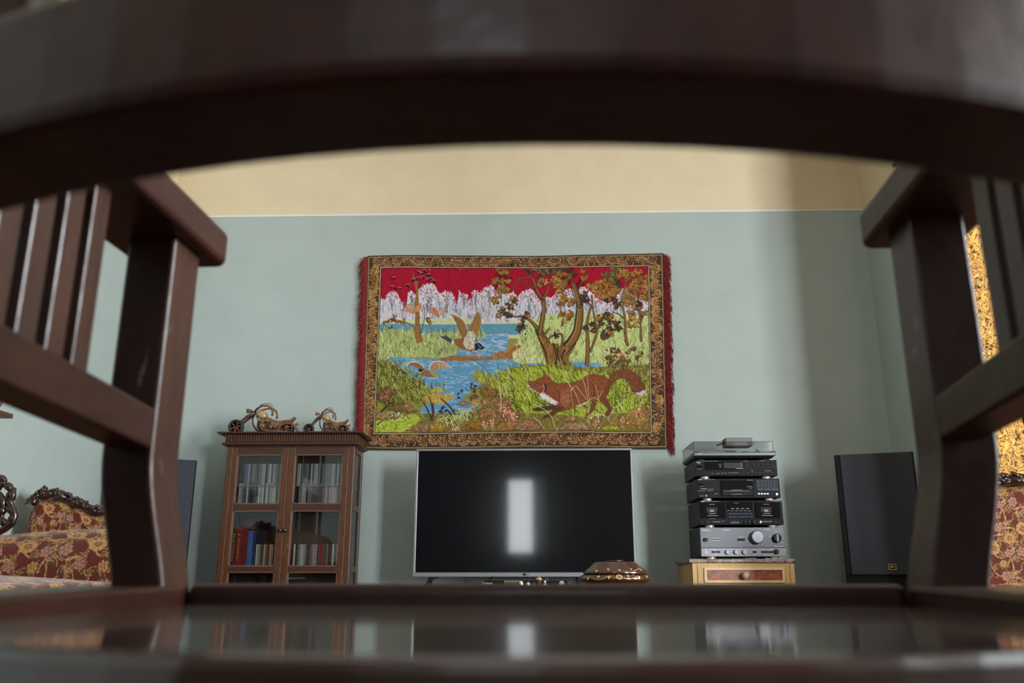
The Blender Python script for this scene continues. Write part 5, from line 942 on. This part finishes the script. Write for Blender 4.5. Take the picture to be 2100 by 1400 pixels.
for u, wd in ((.07, .006), (.10, .014), (.13, .004), (.27, .10), (.52, .004), (.55, .018), (.58, .004), (.66, .004), (.70, .02), (.76, .004), (.87, .05)): d_.box(xa+.43*u-wd/2, xa+.43*u+wd/2, yt_-.0042, yt_-.0028, z_t, z_t+.003)
d_.build('printed_marks', 'print_grey', tt)
ga, gb = px(1489, 903, YS+.13), px(1543, 903, YS+.13); zt3 = pz(1516, 898.5, YS+.13)
bx_ = thing('small_box', 'flat grey cardboard box lying on the turntable cover', 'box', ((ga+gb)/2, YS+.17, zc_+th)); box(ga, gb, YS+.13, YS+.23, zc_+th, zt3).build('tray', 'card_grey', bx_, bevel=.001); box(ga-.001, gb+.001, YS+.129, YS+.231, zt3, zt3+.004).build('lid', 'card_grey', bx_, bevel=.001)
tag(MB().tube([(ga-.012, YS+.15, zc_+.008), (ga-.004, YS+.15, zc_+.022), (ga-.05, YS+.14, zc_+.006)], .004, 6).build('black_clip', 'plastic_black', smooth=True), 'small black clip beside the grey box on the turntable cover', 'clip')

# ------------------------------------------------------------------ coffee table and what stands on it
ZT = .436
ct = thing('coffee_table', 'dark polished coffee table in front of the television', 'coffee table', (.25, 2.95, 0))
box(-.55, 1.0, 2.55, 3.35, ZT-.03, ZT).build('top', 'table_wood', ct, bevel=.006); box(-.5, .95, 2.6, 3.3, ZT-.10, ZT-.03).build('apron', 'table_wood', ct)
for a in (-.5, .89):
    for c_ in (2.6, 3.24): box(a, a+.06, c_, c_+.06, 0, ZT-.03).build('leg', 'table_wood', ct, bevel=.006)
YX = 2.88
xc = px(1268, 1175, YX); kx = (px(1300, 1175, YX)-px(1200, 1175, YX))/100; zy = lambda y: pz(1268, y, YX)
ib = thing('inlaid_box', 'round polished wooden box with lid and pale flower inlay on the coffee table', 'box', (xc, YX+.1, ZT))
RX = lambda r_: r_*kx
pr_b = [(60, ZT), (64, zy(1197)), (70, zy(1193)), (77.5, zy(1188)), (77, zy(1184)), (71, zy(1179)), (66, zy(1177))]
pr_l = [(66, zy(1177)), (69.5, zy(1174.5)), (66, zy(1170)), (60, zy(1165)), (54, zy(1161)), (50, zy(1157)), (45, zy(1152)), (43, zy(1150.8)), (2, zy(1150.5))]
yc_ = YX+.11
bb_ = MB().lathe([(RX(r_), z) for r_, z in pr_b], (xc, yc_, 0), 48, sy=.85).build('bowl', 'box_wood', ib, smooth=True)
ll_ = MB().lathe([(RX(r_), z) for r_, z in pr_l], (xc, yc_, 0), 48, sy=.85).build('lid', 'box_wood', ib, smooth=True)
MB().lathe([(RX(14), zy(1150.5)), (RX(18), zy(1149)), (RX(20), zy(1148.2)), (RX(19), zy(1147)), (RX(1), zy(1146.8))], (xc, yc_, 0), 24, sy=.85).build('handle', 'box_wood', ll_, smooth=True)
def inlay(part, prof, y, dpx, shape, size):
    z = zy(y)
    for i in range(len(prof)-1):
        (r0, z0_), (r1, z1_) = prof[i], prof[i+1]
        if min(z0_, z1_) <= z <= max(z0_, z1_) and z0_ != z1_:
            f_ = (z-z0_)/(z1_-z0_); r_ = RX(r0+(r1-r0)*f_); tz = Vector((RX(r1-r0), 0, z1_-z0_)).normalized(); break
    else: return
    sa = max(-1, min(1, dpx*kx/r_)); a = math.asin(sa); n_ = Vector((math.sin(a), -math.cos(a)*.85, 0)); p = Vector((xc+r_*math.sin(a), yc_-r_*math.cos(a)*.85, z))
    t1 = Vector((math.cos(a), math.sin(a)*.85, 0)).normalized(); t2 = (Vector((math.sin(a), -math.cos(a)*.85, 0))*tz.x+Vector((0, 0, tz.z))).normalized(); nn = t1.cross(t2).normalized(); s = size*kx
    if shape == 'flower':
        fl = MB()
        for k in range(8): b_ = k*.785; fl.sweep([[p+nn*h+(t1*math.cos(b_)+t2*math.sin(b_))*s*u+(-t1*math.sin(b_)+t2*math.cos(b_))*s*v for u, v in ((.28, 0), (.65, .22), (1, .1), (1, -.1), (.65, -.22))] for h in (-.001, .0012)])
        fl.build('inlay_flower', 'inlay', part)
    elif shape == 'leaf': MB().sweep([[p+nn*h+t1*s*u+t2*s*v for u, v in ((0, -1), (.7, .1), (.55, .75), (.1, .55), (-.4, .8), (-.75, .2))] for h in (-.001, .0012)]).build('inlay_leaf', 'inlay', part)
inlay(bb_, pr_b, 1183, 2, 'flower', 7.5)
for x_, y_ in ((-19, 1184), (-40, 1182.3), (-61, 1186), (21, 1181), (44, 1184), (62, 1182)): inlay(bb_, pr_b, y_, x_, 'leaf', 3.6)
for x_, y_ in ((-43, 1170), (-19, 1167.5), (4, 1169), (29, 1167), (50, 1168)): inlay(ll_, pr_l, y_, x_, 'leaf', 3)
for part, prof, pts in ((bb_, pr_b, [(-52, 1186), (-46, 1188), (-38, 1188), (-30, 1186), (-24, 1182), (-18, 1180.5), (-11, 1181)]), (bb_, pr_b, [(10, 1185), (18, 1187), (26, 1187), (32, 1185), (37, 1182), (42, 1180.6)]), (ll_, pr_l, [(34, 1169), (40, 1168), (44, 1165.5), (48, 1166)])):
    path = []
    for dpx, y in pts:
        z = zy(y)
        for (r0, za_), (r1, zb2) in zip(prof, prof[1:]):
            if min(za_, zb2) <= z <= max(za_, zb2) and za_ != zb2: r_ = RX(r0+(r1-r0)*(z-za_)/(zb2-za_)); break
        a = math.asin(max(-1, min(1, dpx*kx/r_))); path.append((xc+(r_+.0004)*math.sin(a), yc_-(r_+.0004)*math.cos(a)*.85, z))
    MB().tube(path, .0009, 5).build('inlay_stem', 'inlay', part)
YO = 3.05
def turned(name, label, cat, pxx, prof, m, parts=()):
    x_ = px(pxx, 1190, YO); t = thing(name, label, cat, (x_, YO, ZT)); q = YO/1750
    MB().lathe([(r_*q, ZT+h*q) for r_, h in prof], (x_, YO, 0), 18).build('body', m, t, smooth=True)
    for nm, pr, mm in parts: MB().lathe([(r_*q, ZT+h*q) for r_, h in pr], (x_, YO, 0), 18).build(nm, mm, t, smooth=True)
turned('mushroom_burner', 'small brass oil burner with mushroom cap on the coffee table', 'ornament', 1105.5, [(6, 0), (5, 3), (3, 6), (4, 10), (5, 12)], 'clay', [('cap', [(4, 12), (7, 13.5), (6, 17), (3, 19), (1, 20)], 'brass'), ('finial', [(1, 19.5), (1.6, 21), (.3, 22.5)], 'brass')])
turned('stoppered_bottle', 'little glass bottle with tall black stopper on the coffee table', 'bottle', 1083, [(4, 0), (4.4, 4), (3.4, 8), (2.6, 9)], 'crystal', [('stopper', [(1.2, 9), (1.8, 12), (1.3, 16), (.2, 18)], 'plastic_black')])
turned('pointed_bottle', 'little dark bottle with pointed lid between the stoppered bottle and the burner', 'bottle', 1094, [(4, 0), (4, 5), (3, 8)], 'clay', [('lid', [(2.4, 8), (2, 11), (.2, 15)], 'plastic_black')])
turned('glass_dome', 'small clear glass dome left of the stoppered bottle', 'ornament', 1068.5, [(4.6, 0), (4.8, 5), (4, 9), (2, 11.5), (.2, 12)], 'crystal')
turned('glass_stopper_jar', 'small glass jar with ball stopper right of the brass burner', 'jar', 1117.5, [(4.4, 0), (4.6, 3), (3, 7)], 'crystal', [('stopper', [(1.4, 7), (2.8, 9.5), (2, 12), (.2, 13)], 'crystal')])
turned('crystal_ball', 'clear crystal ball lying alone left of the inlaid box', 'ball', 1152, [(.3, 0), (3.6, 1), (5.6, 4), (6, 6.5), (5, 9.5), (3, 11.6), (.3, 12.4)], 'crystal')
wx0, wx1 = px(1033, 1195, YO+.1), px(1066, 1195, YO+.1); wbx = thing('wooden_case', 'small flat wooden case beside the glass ornaments', 'box', ((wx0+wx1)/2, YO+.12, ZT)); zc2 = pz(1050, 1189.5, YO+.1)
box(wx0+.004, wx1-.004, YO+.1, YO+.16, ZT, zc2-.010).build('base', 'shelf_wood', wbx); box(wx0, wx1, YO+.096, YO+.164, zc2-.010, zc2).build('lid', 'brown_strip', wbx, bevel=.002)

# ------------------------------------------------------------------ wall shelf on the left
ys_ = 3.49; e0, e1 = P(28, 849, ys_), P(28, 858, ys_)
sh = thing('wall_shelf', 'short brown wooden shelf fixed to the left wall', 'shelf', (XL, ys_-.4, e1.z)); box(XL, e0.x, ys_-.8, ys_, e1.z, e0.z).build('board', 'shelf_wood', sh, bevel=.002)
for a in (ys_-.7, ys_-.12): box(XL, XL+.12, a, a+.02, e1.z-.08, e1.z).build('bracket', 'shelf_wood', sh)
v_ = P(6, 838, 3.42); vs = thing('purple_vase', 'shiny purple glass vase at the end of the wall shelf', 'vase', (v_.x-.03, 3.38, e0.z))
MB().lathe([(.03, e0.z), (.046, e0.z+.02), (.052, e0.z+.06), (.04, e0.z+.10), (.02, e0.z+.13), (.024, e0.z+.16)], (v_.x-.035, 3.38, 0), 20).build('body', 'amethyst_glass', vs, smooth=True); MB().tube([(v_.x-.035+.025*math.cos(t), 3.38+.025*math.sin(t), e0.z+.16) for t in [k*.449 for k in range(15)]], .003, 6).build('rim', 'crystal', vs, smooth=True)
# ------------------------------------------------------------------ flowered seating
FAB = paint_fabric(256)
def padded(name, parent, c, size, r, tile=.21, step=.006, warp=None, m='upholstery', flip=0):
    """rounded cushion in the parent's own coordinates; the flower repeat is laid on by the facing of each side"""
    sx, sy, sz = [v/2 for v in size]; cs, fs, cols = [], [], []; off = 0
    for ax in range(3):
        for s_ in (-1, 1):
            u_, v_ = [(1, 2), (0, 2), (0, 1)][ax]; hs = (sx, sy, sz); nu = max(6, int(2*hs[u_]/step)); nv = max(6, int(2*hs[v_]/step))
            A, B = np.meshgrid(np.linspace(-hs[u_], hs[u_], nu), np.linspace(-hs[v_], hs[v_], nv)); p = np.zeros(A.shape+(3,)); p[..., u_] = A; p[..., v_] = B; p[..., ax] = s_*hs[ax]
            rr = np.minimum(r, np.array(hs)*.98); core = np.clip(p, -(np.array(hs)-rr), np.array(hs)-rr); dlt = p-core; ln = np.linalg.norm(dlt/rr, axis=-1, keepdims=True)+1e-9; q = core+dlt/ln
            uu = (A+c[u_]+flip*.07)/tile+ax*.37; vv = (B+c[v_])/tile+s_*.21; iy = (np.floor(-vv*256).astype(int)) % 256; ix = np.floor(uu*256).astype(int) % 256
            cols.append(FAB[iy, ix].reshape(-1, 3)); q = q+np.array(c)
            if warp is not None: q = warp(q)
            cs.append(q.reshape(-1, 3)); g = gridfaces(nu, nv, off)
            if s_*(1 if ax != 1 else -1) > 0: g = g[:, ::-1]
            fs.append(g); off += nu*nv
    o = weave_mesh(name, np.concatenate(cs), np.concatenate(fs), np.concatenate(cols), m); o.parent = parent; BASE[o.name] = BASE[parent.name]; return o
def crest(parent, pts, y, r=.022, seed=1, name='carved_crest'):
    """carved rail along the top of a back: a swelling moulding overlaid with scrolled leaves"""
    R = random.Random(seed); b = MB(); pts = [Vector((x, y, z)) for x, z in pts]; path = []
    for a, c_ in zip(pts, pts[1:]):
        for k in range(6): path.append(a.lerp(c_, k/6))
    path.append(pts[-1]); b.tube(path, [r*(.9+.25*math.sin(i*1.1)) for i in range(len(path))], 10, .8)
    o = b.build(name, 'carved_wood', parent, True, smooth=True)
    lv = MB()
    for i in range(1, len(path)-1):
        p = path[i]; d = (path[i+1]-path[i-1]).normalized(); s_ = R.choice((-1, 1))
        for k in range(2):
            a = R.uniform(-.5, .5); l_ = r*R.uniform(.9, 1.5); q = p+Vector((0, -r*.5, R.uniform(-.6, .6)*r))
            e = d*s_*math.cos(a)+Vector((0, 0, 1))*abs(math.sin(a))
            lv.tube([q, q+e*l_*.5+Vector((0, -.35*r, .1*r)), q+e*l_+Vector((0, -.1*r, .25*r)), q+e*l_*1.1+Vector((0, .1*r, -.1*r))], [r*.30, r*.42, r*.28, r*.08], 6, .7)
    lv.build('scrolled_leaves', 'carved_wood', o, True, smooth=True)
    return o
def armchair(label, loc, rz, cp, seed, flip):
    t = thing('upholstered_armchair', label, 'armchair', loc, rz, 'flowered carved armchairs'); w_ = .56
    def bend(q): q = q.copy(); q[..., 2] += np.interp(q[..., 0], [p[0] for p in cp], [p[1] for p in cp])*np.clip((q[..., 2]-.45)/.3, 0, 1); q[..., 1] += .03*((q[..., 2]-.4)/.4)**2-.25*q[..., 0]**2; return q
    padded('backrest', t, (0, .03, .56), (w_, .11, .40), .05, .155, .0022, bend, flip=flip)
    zt_ = .76; crest(t, [(x_, zt_+h_+.012) for x_, h_ in cp], .005, .024, seed)
    padded('seat', t, (0, -.27, .36), (w_, .52, .13), .05, .155, .012)
    for s_ in (-1, 1):
        padded('arm_pad', t, (s_*.29, -.22, .50), (.07, .26, .05), .024, .155, .008)
        MB().tube([(s_*.29, .02, .52), (s_*.30, -.16, .465), (s_*.31, -.36, .47), (s_*.31, -.44, .44), (s_*.30, -.43, .40)], [.02, .022, .024, .022, .012], 8).build('arm', 'carved_wood', t, True, smooth=True)
        for nm, p in (('front_leg', [(s_*.27, -.48, .32), (s_*.30, -.53, .24), (s_*.28, -.51, .1), (s_*.30, -.54, .015)]), ('rear_leg', [(s_*.25, .02, .36), (s_*.25, .05, .18), (s_*.26, .10, .0)])): MB().tube(p, [.034, .036, .022, .024][:len(p)] if nm[0] == 'f' else [.028, .024, .02], 10).build(nm, 'carved_wood', t, True, smooth=True)
    MB().box(-w_/2, w_/2, -.53, -.01, .27, .31).build('seat_rail', 'carved_wood', t, True, bevel=.01); return t
a = P(220, 1050, 3.95)
armchair('flowered armchair in the far corner behind the sofa arm on the left', (a.x-.02, 3.90, 0), rad(20), [(-.28, .02), (-.24, .055), (-.17, .06), (-.10, .03), (0, -.01), (.1, -.01), (.2, .03), (.28, .02)], 3, 1)
a = P(2000, 1050, 3.2)
armchair('flowered armchair in front of the gold curtain on the right', (1.77, 3.2, 0), rad(-14), [(-.28, .0), (-.2, .015), (-.1, .03), (0, .045), (.1, .03), (.2, .015), (.28, 0)], 8, 2)
# sofa along the left wall
sf = thing('upholstered_sofa', 'long flowered sofa along the left wall with a thick rolled arm', 'sofa', (-1.75, 1.9, 0))
def lift(q): q = q.copy(); q[..., 2] += .030*np.clip((q[..., 0]+.05)/.4, -1, 1)*np.clip((q[..., 2]-.36)/.2, 0, 1); return q
L = lambda X, Y, Z_: (X+1.75, Y-1.9, Z_)
padded('arm', sf, L(-1.56, 2.66, .445), (.86, .22, .27), .10, .21, .0026, lift)
padded('arm', sf, L(-1.56, .92, .445), (.86, .22, .27), .10, .21, .02, lift)
def dome(q): q = q.copy(); k = np.clip((q[..., 2]-.36)/.06, 0, 1); q[..., 2] += k*.035*np.cos(np.clip((q[..., 0]-.19)/.44, -1, 1)*1.4)*np.cos(np.clip((q[..., 1]-.38)/.42, -1, 1)*1.2); return q
padded('seat_cushion', sf, L(-1.56, 2.16, .37), (.82, .78, .14), .05, .21, .004, dome); padded('seat_cushion', sf, L(-1.56, 1.38, .37), (.82, .76, .14), .05, .21, .02)
padded('backrest', sf, L(-2.13, 1.79, .62), (.22, 1.9, .52), .08, .21, .02); MB().box(.0-.2, .60, -1.05, .82, .16, .30).build('seat_rail', 'carved_wood', sf, True, bevel=.012)
for a in (-.16, .54):
    for c_ in (-1.0, .76): MB().lathe([(.022, 0), (.03, .05), (.035, .16)], (a, c_, 0), 12).build('leg', 'carved_wood', sf, True, smooth=True)
# carved openwork chair at the wall
yk = 3.22; kk = yk/1750*1.0
pc = lambda zx, zy_: P(zx/3.183, 780+zy_/3.183, yk)
cc = pc(-60, 800)
oc = thing('openwork_chair', 'dark chair with pierced scroll-carved back against the left wall', 'chair', (cc.x, yk, 0))
bk = MB(); lp = lambda cx_, cy_, ra, rb, n_=18: [tuple(pc(cx_+ra*math.cos(t), cy_+rb*math.sin(t))) for t in [k*6.28319/n_ for k in range(n_+1)]]
for q in ((24, 728, 47, 50), (46, 882, 38, 52), (-90, 728, 50, 50), (-110, 882, 42, 52), (-30, 660, 60, 26)): bk.tube(lp(*q, 36), [.0125+.003*math.sin(i*.65) for i in range(37)], 10)
bk.tube([tuple(pc(*p)) for p in ((90, 700), (82, 770), (58, 792), (88, 838), (98, 885), (78, 935), (30, 968), (-30, 1000), (-30, 1060))], [.010, .012, .014, .012, .012, .013, .014, .016, .016], 8)
bk.ball(tuple(pc(-20, 800)), .030, .014, .045).ball(tuple(pc(10, 800)), .020, .016, .03).ball(tuple(pc(62, 790)), .012, .012, .012)
bk.build('carved_back', 'carved_wood', oc, smooth=True)
cbx = cc.x
MB().tube([(cbx, yk, .40), tuple(pc(-30, 1040))], .02, 8).build('back_splat', 'carved_wood', oc, smooth=True)
box(cbx-.2, cbx+.2, yk-.4, yk+.02, .37, .41).build('seat', 'carved_wood', oc, bevel=.01)
for a in (cbx-.17, cbx+.17):
    for c_ in (yk-.36, yk-.02): MB().lathe([(.014, 0), (.02, .2), (.024, .37)], (a, c_, 0), 10).build('leg', 'carved_wood', oc, smooth=True)
# gold curtain in front of the right-hand window
gc = thing('gold_curtain', 'long gold brocade curtain with dark scribbled pattern at the right wall', 'curtain', (XR-.09, 3.8, .05))
nu, nv = 120, 60; U, V = np.meshgrid(np.linspace(0, 1, nu), np.linspace(0, 1, nv)); yy_ = 3.36+.86*U; g = np.stack([XR-.085+.028*np.sin(U*34+.5*np.sin(V*3))*(1-.3*V), yy_, .06+2.60*V], -1)
me_ = MB(); me_.add(g.reshape(-1, 3).tolist(), [tuple(f) for f in gridfaces(nu, nv).tolist()]); o = me_.build('drape', 'gold_brocade', gc, smooth=True)
md = o.modifiers.new('cloth thickness', 'SOLIDIFY'); md.thickness = .002
MB().tube([(XR-.085, 3.2, 2.70), (XR-.085, 4.4, 2.70)], .014, 10).build('rod', 'brass', gc, smooth=True)
for k in range(9): MB().tube([(XR-.085+.022*math.cos(t), 3.40+k*.098, 2.70+.022*math.sin(t)) for t in [q*.5236 for q in range(13)]], .003, 5).build('ring', 'brass', gc)
tq = P(2097, 842, 3.40); MB().tube([(XR-.05, 3.36, tq.z+.12), (tq.x+.01, 3.37, tq.z+.04), (tq.x, 3.38, tq.z), (tq.x, 3.38, tq.z-.06)], [.01, .014, .022, .014], 10).build('tassel', 'clay', gc, smooth=True)

# ------------------------------------------------------------------ the wooden armchair the camera looks through
TH = rad(4.4); c0 = Vector((.0135, .56))                 # middle between the front legs, in the camera's heading
ccs, csn = math.cos(YAW), math.sin(YAW)
ac = thing('wooden_armchair', 'dark brown wooden armchair with slatted sides seen from behind, nearest thing', 'armchair', (c0.x*ccs-c0.y*csn, c0.x*csn+c0.y*ccs, 0), YAW-TH)
H = CAM_H; IN = .2597; WL, DL = .036, .042
def cpart(nm, mb, m='chair_wood', **k): return mb.build(nm, m, ac, True, **k)
for s_ in (-1, 1):
    # front leg: straight above the side rail, swept below it
    secs = []; sm = lambda t: (lambda q: q*q*(3-2*q))(max(0, min(1, t)))
    prof = [(z, .018*sm((.085-z)/.115)-.018*sm((-.05-z)/.35), .004*sm((.08-z)/.1)) for z in (.252, .18, .10)]+[(.088-k*.0085, .018*sm((k*.0085-.003)/.115), .004*sm((k*.0085)/.1)) for k in range(17)]+[(z, .018-.018*sm((-.05-z)/.35), .004) for z in (-.08, -.15, -.25, -.35, -.459)]
    for z, ox, oy in prof:
        xi = s_*(IN-ox); xo = s_*(IN+WL-ox); secs.append([(xi, oy, H+z), (xo, oy, H+z), (xo, oy+DL, H+z), (xi, oy+DL, H+z)])
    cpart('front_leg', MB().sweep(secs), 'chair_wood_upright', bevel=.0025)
    # armrest
    xa, xb = s_*(IN-.013), s_*(IN+.058)
    out = [(s_*(IN-.013), .060), (s_*(IN-.006), .066), (s_*(IN+.050), .066), (s_*(IN+.058), .058), (s_*(IN+.056), -.20), (s_*(IN+.03), -.34), (s_*(IN-.045), -.33), (s_*(IN-.016), -.20)]
    cpart('armrest', MB().prism(out, H+.241, H+.2685, 'xy'), bevel=.004)
    cpart('side_rail', MB().sweep([[(s_*IN, .0, H+.086), (s_*(IN+.028), .0, H+.086), (s_*(IN+.028), .0, H+.1135), (s_*IN, .0, H+.1135)], [(s_*(IN-.022), -.30, H+.096), (s_*(IN+.006), -.30, H+.096), (s_*(IN+.006), -.30, H+.1235), (s_*(IN-.022), -.30, H+.1235)]]), bevel=.002)
    for k in range(8):
        y1 = -.080-k*.0292; xx = IN+.014+.022*y1/.30; zb_ = H+.113-.01*y1/.30
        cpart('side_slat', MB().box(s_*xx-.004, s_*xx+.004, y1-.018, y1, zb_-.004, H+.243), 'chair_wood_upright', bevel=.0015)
    cpart('seat_side_rail', MB().sweep([[(s_*(IN-.018), .035, H-.045), (s_*(IN+.05), .035, H-.045), (s_*(IN+.05), .035, H-.0035), (s_*(IN-.018), .035, H-.0035)], [(s_*(IN-.045), -.24, H-.045), (s_*(IN+.015), -.28, H-.045), (s_*(IN+.015), -.28, H-.007), (s_*(IN-.045), -.24, H-.007)]]), bevel=.003)
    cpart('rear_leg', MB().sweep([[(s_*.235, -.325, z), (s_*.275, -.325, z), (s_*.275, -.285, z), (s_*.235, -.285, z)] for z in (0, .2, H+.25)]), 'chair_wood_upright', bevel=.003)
cpart('front_rail', MB().box(-IN+.018, IN-.018, .034, .062, H-.06, H-.0025), bevel=.007, seg=4)
cpart('front_apron', MB().box(-IN, IN, .01, .034, H-.11, H-.022), bevel=.003)
CY = -.388
def arc(yoff, R, n_=25, half=.245): return [(x, CY+yoff+x*x/(2*R)) for x in [(-half+2*half*k/(n_-1)) for k in range(n_)]]
back = arc(.022, .30); fr_ = [(IN-.0, .036), (-IN+.0, .036)]
cpart('seat_panel', MB().prism([(-.235, -.29+.0)]+[p for p in back if abs(p[0]) < .225]+[(.235, -.29), (IN-.012, .034), (-IN+.012, .034)], H-.034, H-.016, 'xy'), 'seat_varnish', bevel=.003)
def rail(nm, y0, y1, z0, z1, R, half): 
    a, b_ = arc(y0, R, 25, half), arc(y1, R, 25, half)
    return cpart(nm, MB().sweep([[(p[0], p[1], H+z0), (q[0], q[1], H+z0), (q[0], q[1], H+z1), (p[0], p[1], H+z1)] for p, q in zip(a, b_)]), bevel=.004)
rail('back_rail', -.008, .030, .108, .1460, .36, .245); rail('top_rail', -.012, .035, .232, .266, .30, .255)
for k in range(7):
    x = -.21+k*.07; y = CY+.008+x*x/.6
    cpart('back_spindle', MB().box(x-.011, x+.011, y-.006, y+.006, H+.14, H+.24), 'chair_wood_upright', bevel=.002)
cpart('stretcher', MB().beam((-.255, -.30, .16), (.255, -.30, .16), .022, .022)); 
for s_ in (-1, 1): cpart('stretcher', MB().beam((s_*.258, -.29, .2), (s_*.275, .02, .2), .022, .022))
